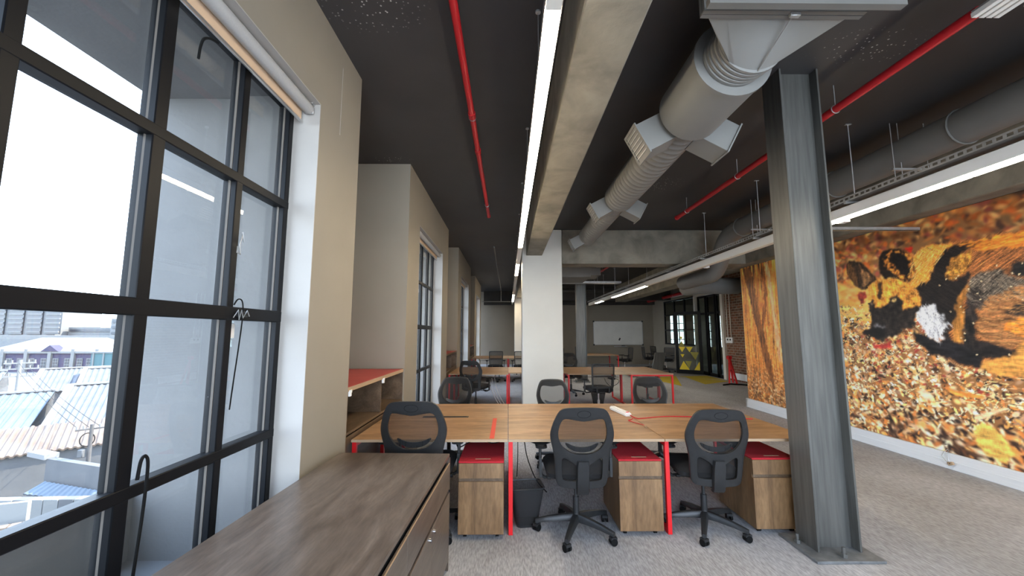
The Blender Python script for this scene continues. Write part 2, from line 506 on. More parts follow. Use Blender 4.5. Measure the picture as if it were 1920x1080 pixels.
for k in range(-2, 4):
    a, b = 3.18 + PER * k, 4.88 + PER * k
    b = min(b, YB)
    if a > YB or b < Y0 + 0.1: continue
    a = max(a, Y0)
    sbuild(MB().box(-2.45, -2.05, max(a, Y0), b, 0, ZC), 'wall_left', M['wall'], 'beige back of a recess between the window piers', 'wall')

# ---- windows: four by four steel panes
ymull = [W0 + 0.025, 1.063, 1.552, 2.04, W1 - 0.025]
zbars = [WZ0 + 0.025, 0.975, 1.672, 2.385, WZ1 - 0.025]
proto_bars = {}
def window(k):
    d = PER * k
    w = structure('window_%d' % (k + 2), ['black steel framed tall window behind the viewer', 'nearest black steel framed tall window over the wooden cabinet',
          'middle black steel framed tall window beyond the red topped shelf', 'third black steel framed tall window', 'farthest tall window, seen as a thin sliver'][k + 1], (-1.42, W0 + d, WZ0), 'window')
    dy = d
    xo_ = -1.50 if k == 0 else -1.465
    xm_ = -1.452 if k == 0 else -1.44
    for i, y in enumerate(ymull):
        wd = 0.062 if i == 2 else 0.05
        m = MB().box(xm_, -1.42, y + dy - wd / 2, y + dy + wd / 2, WZ0, WZ1)
        m.box(xo_, xm_, y + dy - 0.017, y + dy + 0.017, WZ0, WZ1)
        p = m.build('mullion', M['black_frame'], w, bevel=0.004, world=True)
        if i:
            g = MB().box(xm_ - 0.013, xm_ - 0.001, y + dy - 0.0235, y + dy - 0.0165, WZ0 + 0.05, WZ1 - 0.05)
            g.build('lit_step_strip', M['putty'], p, world=True)  # tan strip paints the light caught by the bar's step
    for j, z in enumerate(zbars):
        hz = 0.068 if j == 2 else 0.05
        m = MB().box(xm_, -1.418, W0 + dy, W1 + dy, z - hz / 2, z + hz / 2)
        m.box(xo_, xm_, W0 + dy, W1 + dy, z - 0.017, z + 0.017)
        m.build('transom', M['black_frame'], w, bevel=0.004, world=True)
    for i in range(4):
        for j in range(4):
            MB().box(xo_ + 0.019, xo_ + 0.023, ymull[i] + dy + 0.014, ymull[i + 1] + dy - 0.014, zbars[j] + 0.014, zbars[j + 1] - 0.014).build('pane', M['glass'], w, world=True)
    return w
for k in range(0, 4):
    window(k)

def roller_blind(k, lab):
    d = PER * k
    t = thing('roller_blind', lab, 'blind', (-1.31, W1 + d, 2.93))
    MB().cyl((-1.315, W0 + 0.03 + d, 3.035), (-1.315, W1 - 0.03 + d, 3.035), 0.036, 20).build('fabric_roll', M['blind'], t, world=True)
    MB().box(-1.358, -1.353, W0 + 0.05 + d, W1 - 0.04 + d, 2.955, 3.04).build('fabric_back', M['blind_back'], t, world=True)
    MB().box(-1.364, -1.348, W0 + 0.05 + d, W1 - 0.04 + d, 2.938, 2.958).build('bottom_rail', M['alu'], t, bevel=0.004, world=True)
    for y in (W0 + 0.022 + d, W1 - 0.022 + d):
        MB().box(-1.345, -1.285, y - 0.004, y + 0.004, 3.005, 3.078).box(-1.345, -1.285, y - 0.02, y + 0.02, 3.07, 3.078).build('bracket', M['alu'], t, bevel=0.002, world=True)
    return t
roller_blind(0, 'grey roller blind rolled up above the nearest window')
roller_blind(1, 'grey roller blind rolled up above the middle window')
roller_blind(2, 'grey roller blind rolled up above the third window')

# black cords hanging at the nearest window
cable('hanging_cord', [(-1.40, 1.585, 1.02), (-1.40, 1.593, 1.085), (-1.40, 1.61, 1.10), (-1.397, 1.622, 1.06), (-1.393, 1.615, 0.9), (-1.39, 1.598, 0.7), (-1.39, 1.585, 0.5), (-1.39, 1.58, 0.36)], 0.006, 'black_rubber', 'black cord hanging low from the main mullion of the nearest window', 'cord')
cable('hanging_cord', [(-1.405, 2.045, 1.715), (-1.40, 2.065, 1.745), (-1.395, 2.092, 1.735), (-1.395, 2.103, 1.66), (-1.395, 2.09, 1.5), (-1.395, 2.07, 1.32), (-1.395, 2.057, 1.19)], 0.0035, 'black_rubber', 'thin black cord hanging from the window latch beside a paper tag', 'cord')
cable('hanging_cord', [(-1.37, 1.745, 2.93), (-1.38, 1.71, 2.925), (-1.385, 1.68, 2.90), (-1.385, 1.665, 2.85), (-1.385, 1.66, 2.79)], 0.006, 'black_rubber', 'short curved black cord poking out below the nearest blind', 'cord')
lt = thing('window_latch', 'small black latch wrapped with wire on the window mid bar', 'latch', (-1.415, 2.10, 1.66))
MB().box(-1.418, -1.395, 2.08, 2.155, 1.655, 1.685).build('latch_body', M['black_plastic'], lt, bevel=0.006, world=True)
MB().tube([(-1.40, 2.04, 1.65), (-1.39, 2.06, 1.69), (-1.39, 2.07, 1.64), (-1.39, 2.085, 1.69), (-1.39, 2.10, 1.65), (-1.39, 2.13, 1.69), (-1.39, 2.15, 1.66)], 0.0025, 6).build('wire_wrap', M['galv'], lt, world=True)
tag(MB().box(-1.476, -1.474, 2.125, 2.165, 1.545, 1.62).build('paper_tag', M['white_plastic']), 'small white paper tag stuck on the window pane', 'tag')
tg = MB().tube([(-1.41, 2.045, 2.02), (-1.40, 2.03, 1.985), (-1.40, 2.055, 1.98), (-1.40, 2.045, 2.03), (-1.40, 2.06, 2.08), (-1.40, 2.075, 2.05), (-1.40, 2.06, 2.10)], 0.0035, 6)
tag(tg.build('wire_twist', M['galv']), 'twisted silver wire on the window mullion above the latch', 'wire')

# ---- concrete pillars, beams
def pillar(y, lab):
    m = MB().box(0.285, 1.11, y, y + 0.55, 0, ZC)
    return sbuild(m, 'pillar', M['pillar'], lab, 'pillar', bevel=0.012)
pillar(8.1, 'large off-white square pillar behind the first desks')
pillar(18.2, 'far off-white pillar at the end of the left aisle')
sbuild(MB().box(0.37, 0.70, Y0, 8.1, 3.17, ZC), 'beam', M['concrete'], 'raw concrete ceiling beam running beside the left light', 'beam', bevel=0.01)
sbuild(MB().box(0.37, 0.70, 8.65, 18.2, 3.17, ZC), 'beam', M['concrete'], 'raw concrete beam continuing beyond the large pillar', 'beam')
sbuild(MB().box(1.11, 7.5, 8.1, 8.55, 3.0, ZC), 'beam', M['concrete'], 'raw concrete cross beam from the large pillar to the right', 'beam', bevel=0.012)
sbuild(MB().box(4.93, 5.4, Y0, 8.1, 3.0, ZC), 'beam', M['concrete'], 'raw concrete beam above the wild dog mural', 'beam', bevel=0.012)
sbuild(MB().box(1.11, 7.5, 18.2, 18.6, 3.1, ZC), 'beam', M['dark_band'], 'dark cross beam near the far wall', 'beam')
sbuild(MB().box(4.93, 5.4, 8.55, 18.2, 3.0, ZC), 'beam', M['concrete'], 'raw concrete beam along the far right aisle', 'beam')

# ---- right side: mural wall, return, brick wall, glass partition line
sbuild(MB().box(XR, 5.45, Y0, 8.72, 0, ZC), 'wall_right', M['wall'], 'partition wall behind the wild dog mural', 'wall')
sbuild(MB().box(5.45, 7.8, 8.5, 8.72, 0, ZC), 'wall_return', M['wall'], 'short wall behind the end of the mural', 'wall')
sbuild(MB().box(7.5, 7.8, 8.72, 13.75, 0, ZC), 'wall_brick', M['brick'], 'old red brick wall beyond the mural', 'wall')
bw = MB().box(7.5, 7.8, 15.85, 20.6, 0, 1.05).box(7.5, 7.8, 15.85, 20.6, 3.08, ZC).box(7.5, 7.8, 13.75, 15.85, 3.12, ZC).box(7.5, 7.8, 19.1, 20.6, 1.05, 3.08)
sbuild(bw, 'wall_partition', M['wall'], 'low wall and lintel around the far glazed partition', 'wall')
sk = structure('baseboard_right', 'white skirting under the wild dog mural', (XR, 4, 0), 'skirting')
MB().box(XR - 0.035, XR, Y0, 8.75, 0, 0.185).build('board', M['skirting'], sk, bevel=0.006, world=True)
MB().box(XR - 0.040, XR - 0.034, Y0, 8.75, 0.085, 0.097).build('groove_bead', M['skirting'], sk, world=True)
MB().box(XR - 0.035, 5.45, 8.72, 8.755, 0, 0.185).build('end_board', M['skirting'], sk, world=True)
sbuild(MB().box(7.455, 7.5, 8.75, 13.62, 0.07, 0.27), 'baseboard_brick', M['skirting'], 'white skirting along the old brick wall', 'skirting')

# white painted door surround, dark doors, glazed window
fr = structure('door_1', 'far glazed double door in a pale frame beside the brick wall', (7.5, 14.8, 0), 'door')
MB().box(7.42, 7.8, 13.70, 13.86, 0, 3.14).box(7.42, 7.8, 15.72, 15.85, 0, 3.14).box(7.42, 7.8, 13.70, 15.85, 3.02, 3.14).build('surround', M['pillar'], fr, world=True)
for a, b in ((13.88, 14.30), (14.36, 14.98), (15.04, 15.70)):
    f = MB().box(7.50, 7.56, a, a + 0.07, 0.0, 3.0).box(7.50, 7.56, b - 0.07, b, 0, 3.0).box(7.50, 7.56, a, b, 2.93, 3.0).box(7.50, 7.56, a, b, 0, 0.12).box(7.50, 7.56, a, b, 2.28, 2.36)
    fo = f.build('leaf_frame', M['black_frame'], fr, world=True)
    MB().box(7.525, 7.531, a + 0.07, b - 0.07, 0.12, 2.28).build('pane', M['glass_clear'], fo, world=True)
    MB().box(7.525, 7.531, a + 0.07, b - 0.07, 2.36, 2.93).build('pane', M['glass_clear'], fo, world=True)
wn1 = structure('window_9', 'far internal window in a black steel frame near the whiteboard wall', (7.5, 17.5, 1.05), 'window')
f = MB()
for y in (15.87, 16.9, 17.95, 19.06):
    f.box(7.50, 7.56, y - 0.035, y + 0.035, 1.06, 3.07)
for z in (1.09, 1.72, 2.40, 3.04):
    f.box(7.50, 7.56, 15.85, 19.1, z - 0.03, z + 0.03)
f.build('steel_frame', M['black_frame'], wn1, world=True)
for i in range(3):
    for j in range(3):
        a, b = (15.87, 16.9, 17.95, 19.06)[i:i + 2]; c, d = (1.09, 1.72, 2.40, 3.04)[j:j + 2]
        MB().box(7.525, 7.53, a + 0.03, b - 0.03, c + 0.02, d - 0.02).build('pane', M['glass_clear'], wn1, world=True)
# room behind the partition, with its own bright windows
fw = MB().box(12.0, 12.2, 8.7, 20.6, 0, ZC)
sbuild(fw, 'wall_far_room', M['brick'], 'brick outer wall of the room behind the glass', 'wall')
n = 10
for a, b, lab in ((8.3, 9.15, 'left one of the bright small-paned windows seen through the internal window'), (9.6, 10.55, 'middle bright small-paned window seen through the open glass door'), (11.0, 11.9, 'right one of the bright small-paned windows seen through the double door')):
    w = structure('window_%d' % n, lab, ((a + b) / 2, YB, 0.85), 'window'); w['group'] = 'far room windows'
    n += 1
    f = MB()
    for i in range(4):
        x = a + (b - a) * i / 3; f.box(x - 0.02, x + 0.02, YB + 0.02, YB + 0.07, 0.85, 2.5)
    for i in range(5):
        z = 0.85 + 1.65 * i / 4; f.box(a, b, YB + 0.02, YB + 0.07, z - 0.02, z + 0.02)
    f.build('steel_frame', M['black_frame'], w, world=True)
    MB().box(a, b, YB + 0.04, YB + 0.045, 0.85, 2.5).build('pane', M['glass_clear'], w, world=True)
sbuild(MB().box(7.8, 12.0, 8.5, 8.7, 0, ZC), 'wall_side_room', M['wall'], 'side wall of the room behind the glass', 'wall')

# ---- steel H columns
def h_column(x, y, lab):
    t = structure('steel_column', lab, (x, y, 0), 'column')
    X0, X1, A, B = x - 0.16, x + 0.16, y - 0.11, y + 0.11
    MB().box(X0, X0 + 0.016, A, B, 0.02, ZC).build('flange', M['steel_col'], t, bevel=0.002, world=True)
    MB().box(X1 - 0.016, X1, A, B, 0.02, ZC).build('flange', M['steel_col'], t, bevel=0.002, world=True)
    MB().box(X0 + 0.016, X1 - 0.016, y - 0.036, y - 0.022, 0.02, ZC).build('web', M['steel_col'], t, world=True)
    MB().box(X0 - 0.09, X1 + 0.07, A - 0.11, B + 0.07, 0, 0.02).build('base_plate', M['steel_base'], t, bevel=0.003, world=True)
    for bx, by in ((X0 - 0.045, y + 0.03), (x - 0.02, A - 0.055), (X1 + 0.04, y - 0.02), (x, B + 0.03)):
        bo = MB().cyl((bx, by, 0.02), (bx, by, 0.085), 0.011, 10)
        bo.cyl((bx, by, 0.02), (bx, by, 0.045), 0.022, 6)
        bo.build('anchor_bolt', M['steel_col'], t, world=True)
    return t
h_column(2.365, 3.11, 'large grey steel column in front of the mural')
h_column(2.415, 13.2, 'far grey steel column beside the whiteboard view')

# ---- shelf units in the wall recesses
def shelf_unit(k, lab):
    d = PER * k
    a, b = 3.2 + d, 4.86 + d
    xf, xb = -1.262, -1.93
    t = thing('shelf_unit', lab, 'shelf', (-1.6, 4.03 + d, 0), group='red topped shelf units in the recesses')
    MB().box(xb, xf, a, b, 1.125, 1.148).build('top_panel', M['red_laminate'], t, bevel=0.002, world=True)
    MB().box(xf - 0.003, xf + 0.006, a, b, 1.112, 1.146).build('top_edge', M['edge_wood'] if k == 0 else M['shelf_wood'], t, world=True)
    MB().box(xb, xf, a, a + 0.02, 0.0, 1.125).build('side_panel', M['shelf_wood'], t, world=True)
    MB().box(xb, xf, b - 0.02, b, 0.0, 1.125).build('side_panel', M['shelf_wood'], t, world=True)
    MB().box(xb, xf, a + 0.02, b - 0.02, 0.775, 0.795).build('shelf_board', M['shelf_wood'], t, world=True)
    MB().box(xb, xb + 0.015, a + 0.02, b - 0.02, 0.0, 1.125).build('back_panel', M['shelf_wood'], t, world=True)
    MB().box(xb + 0.015, xf - 0.01, 4.075 + d, 4.095 + d, 0.795, 1.125).build('divider', M['shelf_wood'], t, world=True)
    MB().box(xf - 0.03, xf - 0.012, a + 0.02, b - 0.02, 0.0, 0.755).build('lower_front', M['shelf_wood'], t, world=True)
    if k == 0:
        for y in (3.235, 4.085):
            MB().box(xf - 0.004, xf + 0.016, y - 0.015, y + 0.015, 1.075, 1.122).box(xf - 0.004, xf + 0.012, y + 0.01, y + 0.035, 1.10, 1.122).build('corner_clip', M['white_plastic'], t, world=True)
    return t
shelf_unit(0, 'nearest open wooden shelf unit with a red top between the windows')
shelf_unit(1, 'second open wooden shelf unit with a red top')
shelf_unit(2, 'farthest open wooden shelf unit, small, beside the third desks')
# ================================================================== CEILING SERVICES
def linear_light(name, lab, x, w, z, h, segs, y0, y1, lampmat, cables, ztop, ctop=ZC, side=None):
    t = thing(name, lab, 'light', (x, (y0 + y1) / 2, z))
    m = MB().box(x - w / 2, x - w / 2 + 0.004, y0, y1, z, z + h).box(x + w / 2 - 0.004, x + w / 2, y0, y1, z, z + h).box(x - w / 2, x + w / 2, y0, y1, z + h - 0.004, z + h)
    m.build('housing', M['lamp_white'] if side else M['alu'], t, world=True)
    for a, b, lit in segs:
        MB().box(x - w / 2 + 0.005, x + w / 2 - 0.005, a + 0.004, b - 0.004, z - 0.014, z + 0.006).build('diffuser', lampmat if lit else M['diffuser_off'], t, world=True)
    for cy in cables:
        c = MB().cyl((x, cy, z + h), (x, cy, ctop), 0.0022, 6).build('cable', M['galv'], t, world=True)
        MB().cyl((x, cy, ctop - 0.012), (x, cy, ctop), 0.018, 12).build('ceiling_rose', M['galv'], c, world=True)
    return t
s = 1.63
segsL = [(-0.02, 1.605, 0)]
for i, lit in enumerate([1, 1, 1, 0, 1, 0, 0, 0, 1, 1, 0]):
    segsL.append((1.61 + s * i, 1.61 + s * (i + 1) - 0.005, lit))
segsL = [(-1.65, -0.02, 0)] + segsL
linear_light('linear_pendant_light', 'long warm strip light hung beside the concrete beam', 0.198, 0.078, 3.0, 0.065, segsL, -1.65, 19.53, M['lamp'],
             [-0.6, 0.9, 2.44, 3.97, 5.5, 7.0, 8.6, 10.2, 11.8, 13.4, 15.0, 16.6, 18.2], ZC)
segsR = [(-1.72, -0.13, 0), (-0.13, 1.28, 1), (1.28, 2.87, 1), (2.875, 4.45, 1), (4.455, 6.05, 0), (6.055, 7.65, 0), (7.655, 9.3, 0), (9.95, 11.6, 1), (11.605, 13.25, 1), (14.6, 15.8, 1), (9.305, 9.945, 0), (13.255, 14.595, 0), (15.805, 17.1, 0)]
linear_light('linear_pendant_light', 'long white boxed strip light under the cable tray on the right', 3.50, 0.085, 2.765, 0.10, segsR, -1.72, 17.1, M['lamp_cool'], [], ZC, side=True)

tr = thing('cable_tray', 'perforated steel cable tray hung from rods above the right light', 'cable tray', (3.55, 6, 2.9))
m = MB()
ya, yb, xa, xb2, za = -1.7, 17.1, 3.42, 3.72, 2.895
for x in (xa, xb2):
    m.box(x, x + 0.002, ya, yb, za, za + 0.014).box(x, x + 0.002, ya, yb, za + 0.036, za + 0.05)
    y = ya
    while y < yb:
        m.box(x, x + 0.002, y, y + 0.022, za + 0.014, za + 0.036); y += 0.06
m.build('slotted_side', M['galv'], tr, world=True, smooth=False)
MB().box(xa, xb2, ya, yb, za - 0.002, za).build('tray_floor', M['duct_dark'], tr, world=True)
for i in range(-3, 9):
    y = 3.862 + 1.52 * i
    zt = 2.999 if 8.05 < y < 8.6 else ZC - 0.001
    r = MB().cyl((3.51, y, za), (3.51, y, zt), 0.005, 6)
    ro = r.build('threaded_rod', M['galv'], tr, world=True)
    MB().box(3.48, 3.54, y - 0.012, y + 0.012, zt - 0.008, zt).build('anchor_plate', M['galv'], ro, world=True)
    MB().box(3.40, 3.74, y - 0.014, y + 0.014, za - 0.022, za - 0.002).build('cross_strut', M['galv'], tr, world=True)
cb = MB()
for i in range(4):
    x = 3.47 + 0.055 * i
    cb.tube([(x + random.uniform(-.012, .012), -1.6 + j * 0.69, za + 0.014 + random.uniform(0, .01)) for j in range(27)], 0.012, 6)
tag(cb.build('cable_bundle', M['black_rubber']), 'black cables lying along the right cable tray', 'cables', kind='stuff')
# small sensors and connectors on the light
for y, lab in ((4.05, 'small white connector box under the right light in front of the mural'), (7.0, 'small white connector box under the right light beyond the column')):
    q = MB().box(3.54, 3.61, y, y + 0.09, 2.74, 2.775).box(3.56, 3.60, y + 0.09, y + 0.13, 2.75, 2.77)
    tag(q.build('connector_box', M['white_plastic'], bevel=0.004), lab, 'connector')
# narrow slotted bracket from the light to the beam
m = MB().box(3.6, 4.95, 4.62, 4.66, 2.80, 2.805).box(3.6, 4.95, 4.62, 4.623, 2.80, 2.84)
tag(m.build('slotted_bracket', M['galv']), 'thin slotted bracket reaching from the right light to the mural beam', 'bracket')

# ---- red sprinkler pipes
def red_pipe(lab, x, z, y0, y1, r, clips, coupl=()):
    t = thing('sprinkler_pipe', lab, 'pipe', (x, (y0 + y1) / 2, z))
    MB().cyl((x, y0, z), (x, y1, z), r, 14).build('pipe_run', M['red_pipe'], t, world=True)
    for y in coupl:
        MB().cyl((x, y - 0.04, z), (x, y + 0.04, z), r * 1.25, 14).build('coupling', M['red_pipe'], t, world=True)
    for y in clips:
        MB().cyl((x, y, z), (x, y, ZC), 0.004, 6).tube([(x + r * 1.15 * math.cos(a), y, z + r * 1.15 * math.sin(a)) for a in [i * math.pi / 6 for i in range(13)]], 0.004, 6, caps=False).build('hanger', M['galv'], t, world=True)
    MB().cyl((x, y1 - 0.005, z), (x, y1 + 0.03, z), r * 1.2, 14).build('end_cap', M['red_pipe'], t, world=True)
    return t
red_pipe('red sprinkler pipe under the ceiling left of the strip light', -0.345, 3.62, -2.3, 6.80, 0.028, (0.6, 3.6, 6.2), (3.55, 4.3))
red_pipe('long red sprinkler pipe running behind the grey steel column', 2.835, 3.50, 2.16, 6.46, 0.032, (3.22, 4.7, 6.1), ())
red_pipe('short red pipe piece beyond the cross beam', 2.835, 3.45, 9.6, 12.4, 0.03, (10.2, 11.8), ())
red_pipe('thick red pipe above the far glass doors', 7.15, 3.2, 13.9, 20.1, 0.075, (15, 17, 19), ())
red_pipe('red pipe stub high against the brick wall', 7.2, 3.1, 9.2, 11.6, 0.075, (10,), ())
tag(MB().cyl((-0.33, 9.0, 3.55), (-0.33, 18.0, 3.5), 0.018, 8).cyl((-0.33, 18.0, 3.5), (-0.33, 18.0, 3.0), 0.018, 8).cyl((-1.2, 18.0, 3.0), (0.1, 18.0, 3.0), 0.02, 8).build('conduit', M['duct_dark']), 'thin dark conduit on the far left ceiling', 'conduit')
# silver channel at the start of the long red pipe
t = thing('metal_channel', 'pale ribbed metal channel at the near end of the red pipe', 'channel', (2.84, 1.6, 3.46))
for i in range(4):
    MB().box(2.76 + 0.045 * i, 2.795 + 0.045 * i, 0.6, 2.15, 3.44, 3.47 + 0.012 * (i % 2)).build('rib', M['lamp_white'], t, bevel=0.003, world=True)
MB().box(2.755, 2.94, 0.6, 2.14, 3.47, 3.476).build('backing', M['alu'], t, world=True)
MB().cyl((2.97, 0.6, 3.44), (2.97, 2.06, 3.44), 0.008, 8).build('rod', M['alu'], t, world=True)

# ---- main supply duct
DX, DZ = 1.49, 3.38
def circ(cx, cz, y, r, n=40):
    return [(cx + r * math.cos(2 * math.pi * i / n), y, cz + r * math.sin(2 * math.pi * i / n)) for i in range(n)]
t = thing('supply_duct', 'large stepped round grey air duct under the ceiling', 'duct', (DX, 5, DZ))
MB().loft([circ(DX, DZ, y, r) for y, r in ((2.43, 0.20), (2.43, 0.262), (2.46, 0.262), (2.46, 0.254), (3.06, 0.254), (3.10, 0.21), (3.10, 0.19))]).build('large_section', M['duct'], t, world=True)
rings = []
y = 3.08
while y < 5.1:
    rings += [circ(DX, DZ, y, 0.196, 36), circ(DX, DZ, y + 0.07, 0.196, 36), circ(DX, DZ, y + 0.075, 0.1985, 36), circ(DX, DZ, y + 0.085, 0.1985, 36)]; y += 0.09
rings += [circ(DX, DZ, 5.14, 0.196, 36), circ(DX, DZ, 5.18, 0.165, 36)]
MB().loft(rings).build('middle_section', M['duct'], t, world=True)
rings = []
y = 5.15
while y < 7.3:
    rings += [circ(DX, DZ, y, 0.164, 32), circ(DX, DZ, y + 0.09, 0.164, 32), circ(DX, DZ, y + 0.095, 0.1665, 32), circ(DX, DZ, y + 0.105, 0.1665, 32)]; y += 0.11
rings += [circ(DX, DZ, 7.38, 0.164, 32)]
MB().loft(rings).build('small_section', M['duct'], t, world=True)
# flexible collar and square-to-round transition
rings = [circ(DX, DZ, 2.44, 0.20)]
for i in range(5):
    y = 2.42 - 0.03 * i
    rings += [circ(DX + 0.008 * i, DZ, y, 0.205), circ(DX + 0.008 * i, DZ, y - 0.018, 0.205), circ(DX + 0.008 * i, DZ, y - 0.022, 0.193)]
MB().loft(rings).build('flexible_collar', M['duct'], t, world=True)
rx0, rx1, rz0, rz1, ry = 1.09, 1.92, 3.335, 3.70, 2.0
def rect_ring(n=40):
    out = []
    for i in range(n):
        a = 2 * math.pi * i / n
        c, s_ = math.cos(a), math.sin(a)
        k = 1 / max(abs(c), abs(s_))
        out.append(((rx0 + rx1) / 2 + c * k * (rx1 - rx0) / 2, ry, (rz0 + rz1) / 2 + s_ * k * (rz1 - rz0) / 2))
    return out
MB().loft([circ(DX + 0.03, DZ, 2.29, 0.195), rect_ring()]).build('transition_piece', M['duct'], t, world=True)
MB().box(rx0 - 0.03, rx1 + 0.03, 1.955, 1.98, rz0 - 0.03, rz1).box(rx0 - 0.03, rx1 + 0.03, 1.985, 2.01, rz0 - 0.03, rz1).build('flange', M['duct_dark'], t, world=True)
MB().box(rx0, rx1, -0.6, 1.96, rz0, rz1).build('rectangular_section', M['duct_dark'], t, world=True)
MB().tube([(1.56, 1.99, 3.30), (1.545, 2.28, 3.185)], 0.005, 6).build('seam_rod', M['duct'], t, world=True)
MB().box(1.535, 1.59, 1.96, 1.985, 3.285, 3.325).build('flange_clip', M['galv'], t, bevel=0.004, world=True)
MB().box(rx0 - 0.05, rx1 + 0.15, 1.86, 1.90, rz0 - 0.07, rz0 - 0.03).build('support_rail', M['duct_dark'], t, world=True)

def side_outlet(y, sgn, r, size, parent):
    """box outlet that leaves the duct sideways and down, with a louvred face"""
    a = math.radians(28)
    d = Vector((sgn * math.cos(a), 0, -math.sin(a)))       # outward
    u = Vector((sgn * math.sin(a), 0, math.cos(a)))        # up along the face
    c0 = Vector((DX, y, DZ)) + d * (r * 0.8)
    L = r * 0.2 + size * 0.95
    b = MB().obox(c0 + d * L / 2, d * L / 2, (0, size * 0.5, 0), u * size * 0.5)
    o = b.build('outlet_box', M['duct'], parent, bevel=0.003, world=True)
    fc = c0 + d * L
    f = MB()
    h = size * 0.5
    for k in (-1, 1):
        f.obox(fc + u * k * (h + 0.004), d * 0.006, (0, h + 0.012, 0), u * 0.012)
        f.obox(fc + Vector((0, k * (h + 0.004), 0)), d * 0.006, (0, 0.012, 0), u * (h + 0.012))
    f.build('grille_frame', M['duct'], o, world=True)
    MB().obox(fc - d * 0.004, d * 0.002, (0, h - 0.02, 0), u * (h - 0.02)).build('grille_back', M['grill_dark'], o, world=True)
    for i in range(6):
        z = -h + 0.035 + (2 * h - 0.07) * i / 5
        MB().obox(fc + u * z + d * 0.003, d * 0.005, (0, h - 0.012, 0), u * 0.0035).build('louvre', M['galv'], o, world=True)
    return o
for y, r, sz in ((3.24, 0.196, 0.25), (5.30, 0.165, 0.22), ):
    side_outlet(y, -1, r, sz, t); side_outlet(y, 1, r, sz, t)
side_outlet(7.35, -1, 0.15, 0.20, t)

# ---- return duct on the right with elbow under the cross beam
t = thing('return_duct', 'round grey duct above the cable tray bending under the cross beam', 'duct', (4.1, 6, 3.42))
def bez(p0, p1, p2, p3, n=12):
    out = []
    for i in range(n + 1):
        q = i / n
        out.append(Vector(p0) * (1 - q) ** 3 + Vector(p1) * 3 * q * (1 - q) ** 2 + Vector(p2) * 3 * q * q * (1 - q) + Vector(p3) * q ** 3)
    return out
MB().cyl((4.1, -2.3, 3.42), (4.1, 6.75, 3.42), 0.158, 28).build('straight_run', M['duct_dark'], t, world=True)
MB().tube(bez((4.1, 6.73, 3.42), (4.1, 7.25, 3.42), (4.1, 7.35, 3.30), (4.1, 7.55, 2.98), 12) + bez((4.1, 7.55, 2.98), (4.1, 7.75, 2.7), (4.1, 7.9, 2.74), (4.1, 8.4, 2.74), 12)[1:], 0.16, 28).build('elbow', M['duct_dark'], t, world=True)
MB().tube([(4.1, 8.4, 2.74), (4.1, 9.2, 2.74)], 0.16, 28).build('lower_run', M['duct_dark'], t, world=True)
for y in (3.35, 4.75, 6.75, 2.0):
    MB().tube([(4.1 + 0.165 * math.cos(a), y, 3.42 + 0.165 * math.sin(a)) for a in [i * math.pi / 12 for i in range(25)]], 0.008, 6, caps=False).build('joint_ring', M['duct_dark'], t, world=True)
for y in (3.84, 6.2):
    for x in (3.925, 4.275, 4.0):
        MB().cyl((x, y, 3.0), (x, y, ZC), 0.004, 6).build('hanger_rod', M['galv'], t, world=True)
    MB().box(3.9, 4.3, y - 0.015, y + 0.015, 3.215, 3.235).build('hanger_strut', M['galv'], t, world=True)
tag(MB().tube(bez((5.6, 9.6, 2.72), (5.2, 9.6, 2.72), (4.9, 9.6, 2.72), (4.8, 9.9, 2.76), 8) + [(4.8, 10.6, 2.78)], 0.20, 24).cyl((5.6, 9.6, 2.72), (7.499, 9.6, 2.72), 0.15, 24).build('branch_duct', M['duct_dark']), 'thick grey branch duct turning towards the brick wall', 'duct')
tag(MB().box(1.2, 2.15, 10.2, 11.4, 3.02, 3.36).cyl((1.3, 10.4, 3.36), (1.3, 10.4, ZC - 0.001), 0.006, 6).cyl((2.0, 11.2, 3.36), (2.0, 11.2, ZC - 0.001), 0.006, 6).box(1.15, 2.5, 10.18, 10.2, 3.34, 3.37).box(2.15, 2.45, 10.4, 11.2, 3.1, 3.3).build('air_unit', M['duct_dark'], bevel=0.01), 'boxy dark grey air unit hanging beyond the cross beam', 'air unit')
m = MB().box(1.12, 3.45, 12.0, 12.02, 3.10, 3.15).box(1.12, 3.45, 12.25, 12.27, 3.10, 3.15).box(1.12, 3.45, 12.0, 12.27, 3.095, 3.10)
m2 = thing('cross_tray', 'steel cable tray crossing above the second desks', 'cable tray', (2.2, 12.1, 3.1))
m.build('tray_body', M['galv'], m2, world=True)
for x in (1.6, 2.1, 2.75, 3.3):
    MB().cyl((x, 12.13, 3.1), (x, 12.13, ZC - 0.002), 0.006, 6).build('threaded_rod', M['galv'], m2, world=True)
tag(MB().cyl((4.6, 8.55, 3.25), (4.6, 16.2, 3.25), 0.10, 16).build('drain_pipe', M['duct_dark']), 'dull grey pipe along the far right ceiling', 'pipe')
tag(MB().cyl((1.2, 16.5, 3.35), (4.9, 16.5, 3.35), 0.08, 14).build('cross_pipe', M['dark_band']), 'dark pipe crossing below the far ceiling', 'pipe')
ex = thing('exit_sign', 'small dark exit sign above the far door', 'sign', (7.3, 14.9, 3.16))
MB().box(7.30, 7.33, 14.55, 15.15, 3.16, 3.36).box(7.33, 7.5, 14.8, 14.9, 3.24, 3.3).build('panel', M['black_plastic'], ex, world=True)
for y0_, pts in ((14.62, 3), (14.80, 3), (14.98, 3)):
    MB().box(7.296, 7.30, y0_, y0_ + 0.09, 3.20, 3.32).build('pictogram', M['whiteboard'], ex, world=True)
# ================================================================== FURNITURE
# ---- wooden cabinet under the nearest window
ca = math.atan(0.054 / 1.39)
t = thing('low_cabinet', 'long dark wooden cabinet in the foreground under the nearest window', 'cabinet', (-0.405, 2.86, 0), -ca + 0.0)
